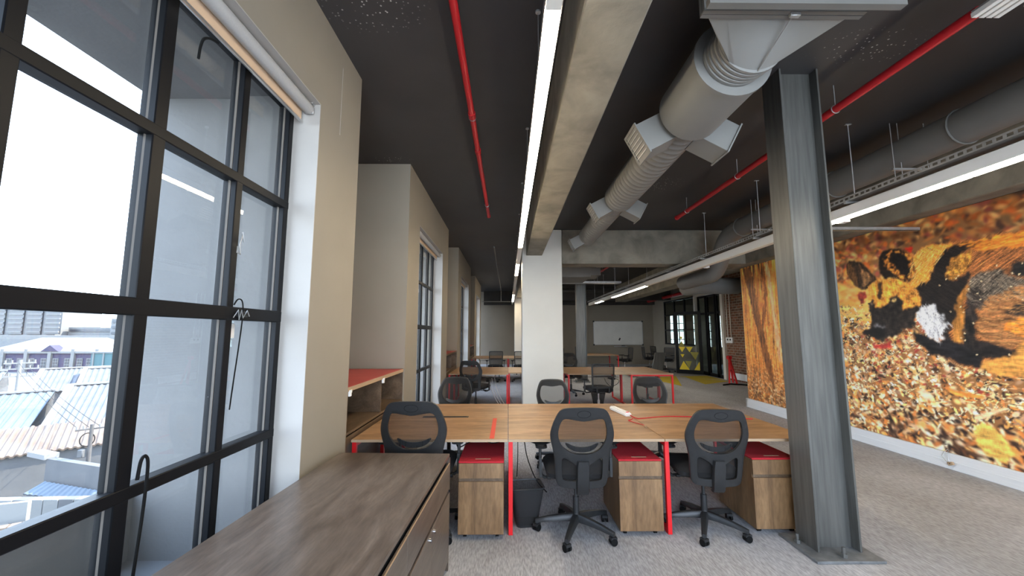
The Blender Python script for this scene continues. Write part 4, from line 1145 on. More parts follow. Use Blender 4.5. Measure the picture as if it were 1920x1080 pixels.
# ================================================================== MURAL (flat print on the wall)
SHAPES = {
 'chest_dark':[(4.9,2.202),(4.365,2.155),(4.452,2.037),(4.562,1.743),(4.588,1.646),(4.717,1.704),(4.769,1.898),(4.93,1.944),(4.997,2.069)],
 'body':[(4.895,2.556),(4.735,2.635),(4.521,2.632),(4.319,2.619),(4.182,2.594),(4.017,2.617),(3.845,2.596),(3.702,2.58),(3.609,2.484),(3.762,1.134),(3.979,1.109),(4.119,1.168),(4.27,1.231),(4.483,1.174),(4.774,1.323),(4.861,1.679),(4.973,1.868),(5.239,2.082)],
 'neck':[(4.909,2.597),(4.735,2.635),(4.521,2.632),(4.496,2.582),(4.61,2.481),(4.703,2.39),(4.822,2.17),(4.996,2.153),(5.031,2.35)],
 'dark_shoulder':[(4.826,2.134),(4.693,2.407),(4.562,2.552),(4.426,2.584),(4.185,2.57),(4.272,2.532),(4.369,2.502),(4.441,2.457),(4.532,2.396),(4.615,2.224),(4.504,2.165),(4.357,2.28),(4.353,2.195),(4.489,2.026),(4.579,1.844),(4.657,1.501),(4.828,1.588),(4.978,1.821),(5.097,2.019)],
 'fluff':[(4.615,2.224),(4.532,2.396),(4.409,2.476),(4.323,2.459),(4.304,2.371),(4.4,2.287),(4.501,2.191),(4.572,2.183)],
 'gold_back':[(4.495,2.59),(4.183,2.586),(4.02,2.586),(3.845,2.596),(3.651,2.566),(3.672,2.377),(3.862,2.441),(4.035,2.456),(4.23,2.473),(4.33,2.52)],
 'grey_flank':[(4.372,2.148),(4.281,2.21),(4.157,2.232),(4.06,2.232),(4.007,2.154),(3.899,2.116),(3.759,2.082),(3.779,1.904),(4.063,1.929),(4.231,1.864),(4.337,1.83),(4.408,1.959)],
 'black_side':[(4.015,2.194),(3.97,2.271),(3.877,2.315),(3.731,2.324),(3.754,2.125),(3.897,2.138)],
 'leg':[(4.381,2.136),(4.497,1.977),(4.562,1.743),(4.587,1.657),(4.599,1.505),(4.52,1.443),(4.468,1.612),(4.442,1.802),(4.46,1.888),(4.374,2.071)],
 'dark_leg':[(4.442,1.802),(4.374,2.071),(4.269,2.059),(4.251,1.914),(4.329,1.837),(4.343,1.714),(4.384,1.508),(4.319,1.468),(4.166,1.355),(4.138,1.318),(4.337,1.306),(4.454,1.372),(4.522,1.421)],
 'haunch':[(4.343,1.714),(4.251,1.914),(4.093,2.0),(3.906,2.056),(3.654,2.087),(3.72,1.5),(3.969,1.495),(4.083,1.397),(4.267,1.47),(4.362,1.549)],
 'haunch_gold':[(4.106,1.677),(3.941,1.748),(3.692,1.754),(3.714,1.552),(3.964,1.542),(4.092,1.589)],
 'haunch_black':[(4.116,1.795),(3.993,1.855),(3.925,1.888),(3.677,1.886),(3.692,1.754),(3.94,1.757),(4.081,1.754)],
 'belly_black':[(4.389,1.467),(4.267,1.47),(4.082,1.407),(4.039,1.38),(4.123,1.319),(4.201,1.324),(4.332,1.347)],
 'tail':[(5.069,1.642),(5.006,1.57),(4.843,1.524),(4.766,1.458),(4.685,1.537),(4.52,1.443),(4.416,1.384),(4.319,1.317),(4.357,1.204),(4.508,1.212),(4.712,1.294),(4.897,1.341),(5.014,1.499)],
 'tuft':[(4.98,1.806),(4.898,1.919),(4.823,1.902),(4.77,1.887),(4.707,1.793),(4.704,1.681),(4.6,1.668),(4.675,1.625),(4.714,1.548),(4.765,1.464),(4.891,1.593),(4.988,1.735)],
 'hind_foot':[(4.382,1.212),(4.289,1.279),(4.089,1.34),(3.971,1.477),(3.718,1.517),(3.759,1.158),(4.01,1.14),(4.19,1.14),(4.319,1.167)],
 'head':[(5.602,2.27),(5.448,2.314),(5.361,2.302),(5.193,2.309),(5.008,2.216),(4.931,2.074),(4.901,1.941),(4.989,1.891),(5.144,1.862),(5.346,1.874),(5.562,1.907),(5.628,2.038),(5.636,2.178)],
 'muzzle':[(5.617,2.035),(5.568,2.052),(5.536,1.934),(5.403,1.936),(5.344,1.982),(5.304,2.06),(5.219,2.082),(5.149,1.987),(5.132,1.879),(4.948,1.924),(5.012,1.768),(5.015,1.656),(5.171,1.62),(5.247,1.562),(5.5,1.46),(5.64,1.52),(5.775,1.583),(5.649,1.646),(5.609,1.792),(5.627,1.94)],
 'nose':[(5.609,1.687),(5.517,1.7),(5.421,1.683),(5.436,1.643),(5.568,1.645)],
 'nostril':[(5.663,1.625),(5.568,1.645),(5.437,1.633),(5.426,1.542),(5.541,1.49),(5.697,1.53),(5.764,1.572)],
 'stripe':[(5.442,2.271),(5.395,2.296),(5.411,2.102),(5.447,2.023),(5.492,2.069),(5.485,2.13)],
 'eye':[(5.295,2.001),(5.265,2.033),(5.23,2.03),(5.228,2.0),(5.255,1.983)],
 'pupil':[(5.268,2.008),(5.261,2.028),(5.24,2.026),(5.243,2.001)],
 'eye_left':[(5.609,1.994),(5.585,2.008),(5.565,1.98),(5.59,1.961)],
 'ear_left':[(5.947,2.598),(5.894,2.657),(5.804,2.652),(5.685,2.597),(5.578,2.481),(5.509,2.375),(5.458,2.32),(5.541,2.294),(5.646,2.19),(5.729,2.209),(5.81,2.263),(5.887,2.373),(5.94,2.483)],
 'ear_left_pale':[(5.942,2.586),(5.897,2.635),(5.816,2.542),(5.783,2.392),(5.76,2.257),(5.81,2.263),(5.887,2.373),(5.94,2.483)],
 'ear_left_in':[(5.738,2.562),(5.671,2.507),(5.585,2.418),(5.567,2.319),(5.643,2.221),(5.698,2.26),(5.697,2.38)],
 'ear_right':[(5.419,2.518),(5.402,2.62),(5.339,2.691),(5.231,2.704),(5.121,2.68),(5.027,2.635),(4.961,2.544),(4.945,2.436),(4.927,2.357),(4.953,2.285),(5.024,2.237),(5.138,2.262),(5.254,2.317),(5.36,2.312),(5.406,2.391)],
 'ear_right_ring':[(5.351,2.589),(5.258,2.653),(5.123,2.656),(5.028,2.626),(4.967,2.536),(4.959,2.438),(4.937,2.349),(4.961,2.295),(5.011,2.274),(5.137,2.272),(5.19,2.338),(5.282,2.433),(5.359,2.518)],
 'ear_right_in':[(5.267,2.573),(5.198,2.631),(5.097,2.62),(5.026,2.557),(5.002,2.436),(4.995,2.329),(5.057,2.29),(5.109,2.346),(5.161,2.414),(5.233,2.496)],
 'red_leaf1':[(5.043,2.668),(4.929,2.663),(4.966,2.589)],
 'red_leaf2':[(5.822,2.153),(5.661,2.17),(5.689,2.022),(5.752,2.005)],
 'red_leaf3':[(5.653,1.405),(5.394,1.442),(5.338,1.384),(5.601,1.355)],
 'pale_leaf':[(5.086,0.837),(5.011,0.886),(4.897,0.828),(4.877,0.794),(4.979,0.74)],
 'orange_leaf':[(4.734,0.948),(4.639,0.913),(4.359,0.908),(4.373,0.868),(4.594,0.85),(4.731,0.876)],
 'branch':[(4.486,0.643),(4.36,0.733),(4.181,0.809),(4.176,0.779),(4.308,0.711),(4.472,0.59)],
 'big_leaf':[(4.505,0.471),(4.442,0.596),(4.339,0.597),(4.212,0.459),(4.177,0.326),(4.238,0.236),(4.414,0.256),(4.498,0.363)],
 'trunk1':[(8.624,3.016),(8.313,2.964),(8.196,2.311),(8.024,1.559),(7.851,0.944),(7.806,0.526),(7.876,0.517),(8.081,1.052),(8.305,1.822),(8.456,2.437)],
 'trunk2':[(7.98,3.073),(7.881,3.054),(7.834,2.374),(7.946,1.811),(8.085,1.687),(7.956,2.386)],
 'trunk3':[(7.862,3.083),(7.766,3.065),(7.657,2.263),(7.577,1.56),(7.527,1.029),(7.637,1.021),(7.69,1.559),(7.773,2.273)],
}
def paint_mural(W, H, ya, yb, za, zb):
    """colour per grid vertex; column 0 is the far end of the wall, row 0 the bottom"""
    rg = np.random.default_rng(11)
    yy = np.linspace(ya, yb, W)[None, :].repeat(H, 0)
    zz = np.linspace(za, zb, H)[:, None].repeat(W, 1)
    cell = abs(yb - ya) / (W - 1)
    def blur(a, rx, rz):
        for ax, r in ((1, rx), (0, rz)):
            if r < 1: continue
            k = np.ones(2 * r + 1) / (2 * r + 1)
            pad = [(r, r) if i == ax else (0, 0) for i in range(a.ndim)]
            b = np.pad(a, pad, mode='edge')
            a = np.apply_along_axis(lambda v: np.convolve(v, k, 'valid'), ax, b)
        return a
    def nz(rx, rz, seed):
        a = np.random.default_rng(seed).random((H, W))
        a = blur(a, rx, rz)
        return (a - a.mean()) / (a.std() + 1e-9)
    img = np.zeros((H, W, 3))
    img[:] = (0.44, 0.28, 0.15)
    def ell(y, z, a, b, ang, col, soft=0.25, op=1.0):
        R = max(a, b) * 1.2
        j0, j1 = int((ya - y - R) / cell), int((ya - y + R) / cell) + 2
        i0, i1 = int((z - za - R) / cell), int((z - za + R) / cell) + 2
        j0, j1, i0, i1 = max(j0, 0), min(j1, W), max(i0, 0), min(i1, H)
        if j0 >= j1 or i0 >= i1: return
        dy = -(yy[i0:i1, j0:j1] - y); dz = zz[i0:i1, j0:j1] - z
        c, s_ = math.cos(ang), math.sin(ang)
        u = (dy * c + dz * s_) / a; v = (-dy * s_ + dz * c) / b
        d = np.sqrt(u * u + v * v)
        al = np.clip((1 - d) / soft, 0, 1)[..., None] * op
        img[i0:i1, j0:j1] = img[i0:i1, j0:j1] * (1 - al) + np.array(col) * al
    pal = [(0.80, 0.50, 0.24), (0.92, 0.68, 0.38), (0.66, 0.36, 0.16), (0.96, 0.80, 0.55), (0.50, 0.30, 0.18), (0.86, 0.44, 0.18), (1.0, 0.90, 0.74), (0.95, 0.78, 0.62), (0.62, 0.46, 0.34), (0.78, 0.62, 0.44)]
    dark = [(0.10, 0.06, 0.05), (0.16, 0.10, 0.08), (0.07, 0.05, 0.05), (0.25, 0.16, 0.11)]
    def pick(p): 
        c = np.array(p[rg.integers(len(p))]); return np.clip(c * rg.uniform(0.75, 1.15), 0, 1)
    # soft out-of-focus litter in the upper part
    top = [(0.55, 0.30, 0.12), (0.70, 0.42, 0.18), (0.34, 0.19, 0.10), (0.72, 0.30, 0.10), (0.80, 0.58, 0.32), (0.20, 0.12, 0.09), (0.44, 0.30, 0.17), (0.50, 0.20, 0.16)]
    for _ in range(4200):
        y = rg.uniform(yb, ya); z = rg.uniform(1.6, zb)
        q = np.clip((6.3 - y) / 3.0, 0, 1)
        ell(y, z, rg.uniform(.03, .11), rg.uniform(.025, .07), rg.uniform(-.8, .8), np.array(pick(top)) * (1.25 - 0.50 * q), 0.8, 0.85)
    # golden glow left of the dog
    for _ in range(500):
        y = rg.uniform(5.2, 6.6); z = rg.uniform(1.6, 2.35)
        ell(y, z, rg.uniform(.05, .16), rg.uniform(.03, .07), rg.uniform(-.3, .3), pick([(0.88, 0.58, 0.26), (0.92, 0.70, 0.38), (0.80, 0.48, 0.18), (0.72, 0.56, 0.22)]), 0.8, 0.55)
    for _ in range(2600):
        y = rg.uniform(yb, ya); z = rg.uniform(za, 1.8)
        if z > 1.6 and y < 5.4: continue
        a = rg.uniform(.03, .075)
        ell(y, z, a, a * rg.uniform(.4, .8), rg.normal(-0.3, 0.8), pick(pal + dark[:3]), 0.6, 0.9)
    # sharp leaves and twigs on the ground
    for _ in range(9000):
        y = rg.uniform(yb, ya); t_ = rg.random(); z = za + (2.0 - za) * t_ ** 1.0
        if z > 1.75 and y < 5.4: continue
        sc = 0.55 + 0.9 * np.clip((1.3 - z) / 1.1, 0, 1)
        near = np.clip((5.0 - y) / 2.0, 0, 1)
        p = dark if rg.random() < 0.20 + 0.10 * near + (0.22 if (z < 0.62 and y < 5.6) else 0) else pal
        a = rg.uniform(.015, .05) * sc * (1.6 if z < 0.55 and y < 5.5 else 1)
        ell(y, z, a, a * rg.uniform(.25, .6), rg.normal(-0.45, 0.75), pick(p), 0.35 if z > 0.6 else 0.75, 0.92)
    for _ in range(420):
        y = rg.uniform(yb, 6.6); z = rg.uniform(0.75, 1.75)
        a = rg.normal(-0.25, 0.6)
        ell(y, z, rg.uniform(.05, .16), .0055, a, pick([(0.95, 0.80, 0.55), (0.85, 0.66, 0.40), (0.60, 0.42, 0.25)]), 0.6, 0.9)
    for _ in range(60):
        y = rg.uniform(4.2, 5.8); z = rg.uniform(0.9, 1.6)
        ell(y, z, .03, .016, rg.uniform(-1, 1), (0.48, 0.14, 0.12), 0.4, 0.8)
    # tree section at the far end
    far = np.clip((yy - 6.55) / 0.25, 0, 1)[..., None]
    g = np.clip((zz - za) / 2.8, 0, 1)
    tree = np.stack([0.62 + 0.25 * g, 0.33 + 0.13 * g, 0.10 + 0.06 * g], -1)
    st = nz(1, 18, 3); st2 = nz(3, 40, 4)
    tree = tree * (1 + 0.20 * st[..., None] + 0.16 * st2[..., None])
    low = np.clip((0.95 - zz) / 0.5, 0, 1)[..., None]
    tree = tree * (1 - 0.30 * low)
    mixk = far * (0.80 - 0.4 * low)
    img = img * (1 - mixk) + np.clip(tree, 0, 1) * mixk
    jit_y = nz(3, 3, 21) * 0.010 + nz(1, 1, 22) * 0.006
    jit_z = nz(3, 3, 23) * 0.010 + nz(1, 1, 24) * 0.006
    def poly(name, col, fur=0.18, seed=1, rx=4, rz=1, op=1.0, rag=1.0, diag=0):
        P = SHAPES[name]
        Y = yy + jit_y * rag; Z = zz + jit_z * rag
        ins = np.zeros((H, W), bool)
        j = len(P) - 1
        for i in range(len(P)):
            (y1, z1), (y2, z2) = P[i], P[j]
            if abs(z2 - z1) > 1e-9:
                ins ^= ((z1 > Z) != (z2 > Z)) & (Y < (y2 - y1) * (Z - z1) / (z2 - z1) + y1)
            j = i
        al = blur(ins.astype(float), 1, 1)[..., None] * op
        n_ = nz(rx, rz, seed)
        if diag:
            a = np.random.default_rng(seed).random((H, W)); acc = np.zeros((H, W))
            for k in range(9):
                acc += np.roll(np.roll(a, k * 1, 1), int(k * diag), 0)
            n_ = (acc - acc.mean()) / acc.std()
        c = np.array(col)[None, None] * (1 + fur * n_[..., None])
        return al, np.clip(c, 0, 1)
    def put(*a, **k):
        nonlocal img
        al, c = poly(*a, **k); img = img * (1 - al) + c * al
    put('trunk1', (0.30, 0.15, 0.05), 0.3, 31, 1, 10, 0.8); put('trunk2', (0.42, 0.20, 0.07), 0.3, 32, 1, 10, 0.8); put('trunk3', (0.86, 0.56, 0.36), 0.12, 33, 1, 10, 0.95)
    put('body', (0.45, 0.25, 0.12), 0.28, 41, diag=0.7)
    put('gold_back', (0.80, 0.42, 0.11), 0.20, 42, 6, 1)
    put('neck', (0.84, 0.47, 0.15), 0.16, 43, diag=-0.8)
    put('dark_shoulder', (0.055, 0.042, 0.038), 0.45, 44, diag=-0.8)
    put('chest_dark', (0.055, 0.042, 0.038), 0.45, 80, diag=-0.8)
    put('fluff', (0.58, 0.36, 0.12), 0.35, 45, 2, 2)
    put('grey_flank', (0.27, 0.235, 0.20), 0.45, 46, diag=0.8)
    put('black_side', (0.05, 0.045, 0.045), 0.4, 47)
    put('haunch', (0.46, 0.28, 0.15), 0.25, 48, 6, 1)
    put('haunch_gold', (0.76, 0.40, 0.11), 0.2, 49, 5, 1)
    put('haunch_black', (0.07, 0.055, 0.05), 0.4, 50, 5, 1)
    put('dark_leg', (0.075, 0.06, 0.055), 0.5, 51, 2, 3)
    put('belly_black', (0.05, 0.04, 0.04), 0.4, 52)
    put('leg', (0.58, 0.36, 0.14), 0.16, 53, 1, 5)
    put('hind_foot', (0.66, 0.43, 0.18), 0.16, 54, 5, 1)
    put('tail', (0.045, 0.04, 0.045), 0.4, 55, 5, 1)
    put('head', (0.80, 0.46, 0.15), 0.20, 56, 2, 3)
    put('ear_left', (0.13, 0.085, 0.055), 0.3, 61, 1, 2, rag=0.4); put('ear_left_pale', (0.32, 0.20, 0.10), 0.2, 62, 1, 2, 0.8, rag=0.6); put('ear_left_in', (0.46, 0.31, 0.18), 0.25, 63, 1, 2, 0.85)
    put('ear_right', (0.06, 0.04, 0.03), 0.3, 64, rag=0.4); put('ear_right_ring', (0.58, 0.32, 0.11), 0.45, 65, 1, 1); put('ear_right_in', (0.035, 0.024, 0.02), 0.5, 66, 1, 1)
    put('tuft', (0.78, 0.78, 0.80), 0.22, 67, 1, 4, rag=1.6)
    put('red_leaf1', (0.68, 0.10, 0.05), 0.1, 71, rag=0.3); put('red_leaf2', (0.42, 0.12, 0.09), 0.2, 72); put('red_leaf3', (0.55, 0.14, 0.12), 0.15, 73, rag=0.4)
    put('pale_leaf', (0.78, 0.64, 0.50), 0.08, 74, rag=0.3); put('orange_leaf', (0.78, 0.42, 0.16), 0.12, 75, rag=0.4); put('branch', (0.84, 0.68, 0.50), 0.1, 76, rag=0.4); put('big_leaf', (0.82, 0.60, 0.26), 0.12, 77, rag=0.5)
    # hair strokes
    def strokes(name, n, cols, a, ang, sd):
        P = SHAPES[name]; ys = [p[0] for p in P]; zs = [p[1] for p in P]
        k = 0
        while k < n:
            y = rg.uniform(min(ys), max(ys)); z = rg.uniform(min(zs), max(zs)); k += 1
            ins = False; j = len(P) - 1
            for i in range(len(P)):
                (y1, z1), (y2, z2) = P[i], P[j]
                if (z1 > z) != (z2 > z) and y < (y2 - y1) * (z - z1) / (z2 - z1) + y1: ins = not ins
                j = i
            if ins: ell(y, z, rg.uniform(.4, 1) * a, .006, rg.normal(ang, sd), pick(cols), 0.7, 0.6)
    strokes('tuft', 500, [(0.95, 0.95, 0.97), (0.85, 0.85, 0.88), (0.45, 0.44, 0.45)], .09, 2.0, 0.35)
    strokes('neck', 500, [(0.90, 0.62, 0.28), (0.72, 0.38, 0.10), (0.92, 0.72, 0.42)], .06, 0.9, 0.2)
    strokes('gold_back', 500, [(0.88, 0.50, 0.16), (0.62, 0.30, 0.09)], .07, 0.12, 0.12)
    strokes('grey_flank', 600, [(0.46, 0.42, 0.36), (0.12, 0.10, 0.09), (0.36, 0.30, 0.24)], .06, -0.7, 0.25)
    strokes('haunch', 700, [(0.60, 0.42, 0.24), (0.34, 0.21, 0.10), (0.66, 0.45, 0.24)], .06, -0.2, 0.2)
    strokes('head', 400, [(0.88, 0.55, 0.22), (0.62, 0.33, 0.10), (0.90, 0.66, 0.34)], .04, -0.9, 0.4)
    strokes('fluff', 200, [(0.80, 0.54, 0.22), (0.35, 0.20, 0.08)], .03, 0.7, 0.6)
    put('muzzle', (0.075, 0.06, 0.052), 0.35, 57, 2, 2)
    put('nose', (0.33, 0.32, 0.33), 0.2, 58, 2, 1, 0.8)
    put('nostril', (0.03, 0.025, 0.025), 0.3, 59)
    put('stripe', (0.10, 0.06, 0.04), 0.3, 60, 1, 3, 0.9)
    put('eye', (0.92, 0.74, 0.42), 0.05, 68, rag=0.2); put('pupil', (0.03, 0.02, 0.02), 0.05, 69, rag=0.2); put('eye_left', (0.42, 0.34, 0.26), 0.05, 70, rag=0.2)
    for _ in range(26):
        y = rg.uniform(3.8, 4.7); z = rg.uniform(1.3, 2.3)
        ell(y, z, .013, .008, rg.uniform(-1, 1), (0.85, 0.68, 0.52), 0.3, 0.9)
    return np.clip(1.0 * np.clip(img, 0, 1) ** 0.86, 0, 1)

def build_mural():
    ya, yb, za, zb = 8.70, 2.2, 0.186, 2.998
    W, H = 651, 282
    img = paint_mural(W, H, ya, yb, za, zb)
    lin = np.where(img <= 0.04045, img / 12.92, ((img + 0.055) / 1.055) ** 2.4)
    lin = np.clip(lin * 1.95, 0, 0.93)
    xs = np.full((H, W), XR - 0.006)
    yy = np.linspace(ya, yb, W)[None, :].repeat(H, 0); zz = np.linspace(za, zb, H)[:, None].repeat(W, 1)
    oc = np.array([XR - 0.006, (ya + yb) / 2, za])
    V = np.stack([xs, yy, zz], -1).reshape(-1, 3) - oc
    ii = (np.arange(H - 1)[:, None] * W + np.arange(W - 1)[None, :]).reshape(-1)
    F = np.stack([ii, ii + W, ii + W + 1, ii + 1], -1)
    # thickness: border strip back to the wall
    bnd = np.concatenate([np.arange(W), np.arange(1, H) * W + W - 1, (H - 1) * W + np.arange(W - 2, -1, -1), np.arange(H - 2, 0, -1) * W])
    Vb = V[bnd].copy(); Vb[:, 0] += 0.006
    n = len(V); m = len(bnd); k = np.arange(m)
    Fb = np.stack([bnd, bnd[(k + 1) % m], n + (k + 1) % m, n + k], -1)
    V2 = np.concatenate([V, Vb]); F2 = np.concatenate([F, Fb])
    me = bpy.data.meshes.new('wall_mural')
    me.vertices.add(len(V2)); me.vertices.foreach_set('co', V2.astype(np.float32).ravel())
    me.loops.add(F2.size); me.loops.foreach_set('vertex_index', F2.astype(np.int32).ravel())
    me.polygons.add(len(F2)); me.polygons.foreach_set('loop_start', np.arange(0, F2.size, 4, dtype=np.int32))
    me.update(calc_edges=True); me.validate()
    ca_ = me.color_attributes.new('print', 'FLOAT_COLOR', 'POINT')
    C4 = np.ones((len(V2), 4), np.float32); C4[:n, :3] = lin.reshape(-1, 3); C4[n:, :3] = (0.5, 0.4, 0.3)
    ca_.data.foreach_set('color', C4.ravel())
    mm = mat('mural_print', (0.5, 0.4, 0.3), 0.5)
    nn, ll = nt(mm)
    at_ = nn.new('ShaderNodeAttribute'); at_.attribute_name = 'print'
    ll.new(at_.outputs['Color'], nn['Principled BSDF'].inputs['Base Color'])
    me.materials.append(mm)
    o = bpy.data.objects.new('wall_mural', me); COL.objects.link(o); o.location = oc
    tag(o, 'huge wall print of a wild dog resting on dry leaves', 'mural')
build_mural()

# small things by the walls
wt = thing('loose_connector', 'white connector dangling on wires over the skirting below the mural', 'connector', (XR - 0.06, 4.75, 0.1))
MB().obox((XR - 0.06, 4.74, 0.075), (0.0, 0.028, -0.012), (0.012, 0, 0), (0, 0.008, 0.016)).build('body', M['edge_wood'], wt, bevel=0.003, world=True)
MB().box(XR - 0.074, XR - 0.072, 4.735, 4.745, 0.07, 0.08).build('contact', M['grill_dark'], wt, world=True)
MB().tube([(XR - 0.012, 4.80, 0.215), (XR - 0.05, 4.81, 0.19), (XR - 0.06, 4.83, 0.14), (XR - 0.06, 4.79, 0.09), (XR - 0.06, 4.76, 0.078)], 0.003, 6).tube([(XR - 0.012, 4.79, 0.215), (XR - 0.055, 4.77, 0.18), (XR - 0.062, 4.76, 0.12), (XR - 0.06, 4.755, 0.08)], 0.003, 6).build('wire', M['galv'], wt, world=True)
ex2 = thing('conduit_pair', 'pair of pale conduits dropping to a socket box on the brick wall', 'conduit', (7.48, 13.4, 1.3))
for y in (13.35, 13.55):
    MB().cyl((7.475, y, 1.42), (7.475, y, 2.95), 0.016, 8).build('conduit_pipe', M['pillar'], ex2, world=True)
bx = MB().box(7.44, 7.5, 13.25, 13.65, 1.24, 1.43).build('socket_box', M['white_plastic'], ex2, bevel=0.008, world=True)
for y in (13.36, 13.52):
    MB().box(7.436, 7.441, y - 0.035, y + 0.035, 1.33, 1.39).build('socket', M['grill_dark'], bx, world=True)
# red folding stand by the brick wall
rs = thing('red_stand', 'red A-shaped stand leaning by the brick wall', 'stand', (7.05, 12.75, 0))
for a, b in (((6.88, 12.55, 0.0), (7.06, 12.80, 0.80)), ((7.20, 12.9, 0.0), (7.06, 12.80, 0.80)), ((7.15, 12.6, 0.0), (7.06, 12.80, 0.80))):
    MB().bar(a, b, 0.045, 0.045).build('leg', M['red_metal'], rs, world=True)
MB().bar((6.96, 12.66, 0.4), (7.12, 12.84, 0.4), 0.03, 0.03).build('cross_bar', M['red_metal'], rs, world=True)
MB().box(6.99, 7.13, 12.74, 12.86, 0.74, 0.86).build('head', M['red_metal'], rs, bevel=0.02, world=True)
kc = MB().tube([(6.5, 12.2, 0.02), (6.8, 12.35, 0.03), (7.1, 12.3, 0.02), (7.3, 11.9, 0.03), (7.35, 11.4, 0.02)], 0.022, 8)
tag(kc.build('floor_hose', M['black_rubber']), 'black hose lying along the brick wall skirting', 'hose')
# open glass door leaf with yellow triangles
hx, hy, L = 7.40, 15.25, 0.98
da = math.atan2(0.64, -0.78)
gd = thing('glass_door', 'open glass door with yellow triangles near the far corner', 'door', (hx, hy, 0), da)
MB().box(0, 0.11, -0.02, 0.02, 0.02, 2.42).box(L - 0.11, L, -0.02, 0.02, 0.02, 2.42).box(0.11, L - 0.11, -0.02, 0.02, 2.30, 2.42).box(0.11, L - 0.11, -0.02, 0.02, 0.02, 0.16).build('door_frame', M['black_frame'], gd)
pn = MB().box(0.11, L - 0.11, -0.003, 0.003, 0.16, 2.30).build('pane', M['glass_clear'], gd)
def tri(p, m_):
    q = MB()
    for s_ in (0.0035, 0.005):
        q.v += [(x, s_, z) for x, z in p]
    q.f = [(0, 1, 2), (5, 4, 3), (0, 1, 4, 3), (1, 2, 5, 4), (2, 0, 3, 5)]
    q.build('vinyl_triangle', M[m_], gd)
iw = L - 0.22
def T(u, z): return (0.11 + iw * (1 - u), z)
tri([T(0.0, 0.17), T(0.50, 0.17), T(0.22, 0.50)], 'yellow'); tri([T(0.72, 0.17), T(0.99, 0.17), T(0.99, 0.50)], 'yellow')
tri([T(0.0, 1.05), T(0.34, 1.05), T(0.17, 0.84)], 'yellow'); tri([T(0.36, 1.05), T(0.70, 1.05), T(0.53, 0.84)], 'yellow')
tri([T(0.08, 0.76), T(0.28, 0.76), T(0.18, 0.63)], 'yellow'); tri([T(0.55, 0.85), T(0.98, 0.85), T(0.80, 0.55)], 'yellow_dim')
tri([T(0.30, 0.50), T(0.62, 0.50), T(0.48, 0.22)], 'yellow_dim'); tri([T(0.02, 1.07), T(0.30, 1.07), T(0.16, 1.28)], 'yellow_dim'); tri([T(0.08, 1.44), T(0.22, 1.44), T(0.15, 1.30)], 'yellow')
MB().bar((L - 0.055, -0.06, 0.95), (L - 0.055, -0.06, 1.35), 0.02, 0.02).bar((L - 0.055, 0, 1.0), (L - 0.055, -0.06, 1.0), 0.015, 0.015).bar((L - 0.055, 0, 1.3), (L - 0.055, -0.06, 1.3), 0.015, 0.015).build('door_handle', M['chrome'], gd)
# yellow carpet triangles
for i, (p, lab) in enumerate(((((5.2, 12.1), (6.2, 14.9), (4.9, 14.3)), 'yellow carpet triangle nearest the second row end desk'), (((6.1, 12.5), (7.3, 13.3), (6.4, 14.6)), 'yellow carpet triangle in front of the far double door'), (((6.2, 14.75), (7.3, 13.6), (7.4, 15.0)), 'yellow carpet triangle touching the open glass door'))):
    tag(MB().prism(p, 0.0005, 0.004).build('carpet_inlay', M['carpet_yellow']), lab, 'carpet tile')
# whiteboard
wbd = thing('whiteboard', 'wide whiteboard on the far wall', 'whiteboard', (5.67, YB, 1.0))
MB().box(4.42, 6.92, YB - 0.02, YB, 1.0, 2.17).build('board', M['whiteboard'], wbd, world=True)
MB().box(4.40, 6.94, YB - 0.03, YB, 0.98, 1.005).box(4.40, 6.94, YB - 0.03, YB, 2.165, 2.19).box(4.40, 4.425, YB - 0.03, YB, 0.98, 2.19).box(6.915, 6.94, YB - 0.03, YB, 0.98, 2.19).build('frame', M['alu'], wbd, world=True)
for x, z in ((4.41, 0.99), (6.93, 0.99), (4.41, 2.18), (6.93, 2.18)):
    MB().box(x - 0.04, x + 0.04, YB - 0.035, YB, z - 0.04, z + 0.04).build('corner', M['black_plastic'], wbd, bevel=0.01, world=True)
MB().box(5.45, 6.1, YB - 0.14, YB, 0.885, 0.915).build('pen_tray', M['alu'], wbd, world=True)
tag(MB().obox((5.73, YB - 0.03, 1.27), (0.03, 0, 0.06), (0, 0.012, 0), (0.03, 0, -0.015)).build('marker_pen', M['black_plastic']), 'dark marker clinging to the whiteboard', 'marker')
tag(MB().obox((5.9, YB - 0.08, 0.935), (0.09, 0, 0), (0, 0.03, 0), (0, 0, 0.02)).build('board_eraser', M['black_plastic'], bevel=0.008), 'dark eraser on the whiteboard tray', 'eraser')
# leaning blue-grey board near the far chairs
tag(MB().obox((5.75, 15.4, 0.42), (0.22, 0.0, 0.0), (0, 0.02, 0.0), (0.10, 0.0, 0.42)).build('leaning_panel', M['steel_col'], bevel=0.02), 'blue-grey panel leaning among the far chairs', 'panel')
# ================================================================== OUTSIDE THE WINDOW
def om(name, c1, c2, sc=1.0, r=0.8, st=(1, 1, 1)):
    return noisy(name, c1, c2, sc, r, stretch=st)
M['roof_grey'] = om('galvanised_roof', (0.054, 0.057, 0.062), (0.086, 0.089, 0.094), 0.6)
M['roof_blue'] = om('pale_blue_roof', (0.054, 0.068, 0.085), (0.072, 0.090, 0.108), 0.5)
M['roof_rust'] = om('rusty_roof', (0.075, 0.044, 0.028), (0.115, 0.085, 0.06), 0.7)
M['roof_cap'] = mat('white_ridge_cap', (0.140, 0.135, 0.130), 0.7)
M['street'] = om('pale_street', (0.054, 0.054, 0.054), (0.086, 0.084, 0.081), 0.2)
M['wall_out'] = om('old_render', (0.049, 0.049, 0.051), (0.071, 0.069, 0.068), 0.8)
M['purple'] = mat('purple_render', (0.022, 0.018, 0.045), 0.8)
M['cream'] = mat('cream_render', (0.130, 0.127, 0.119), 0.8)
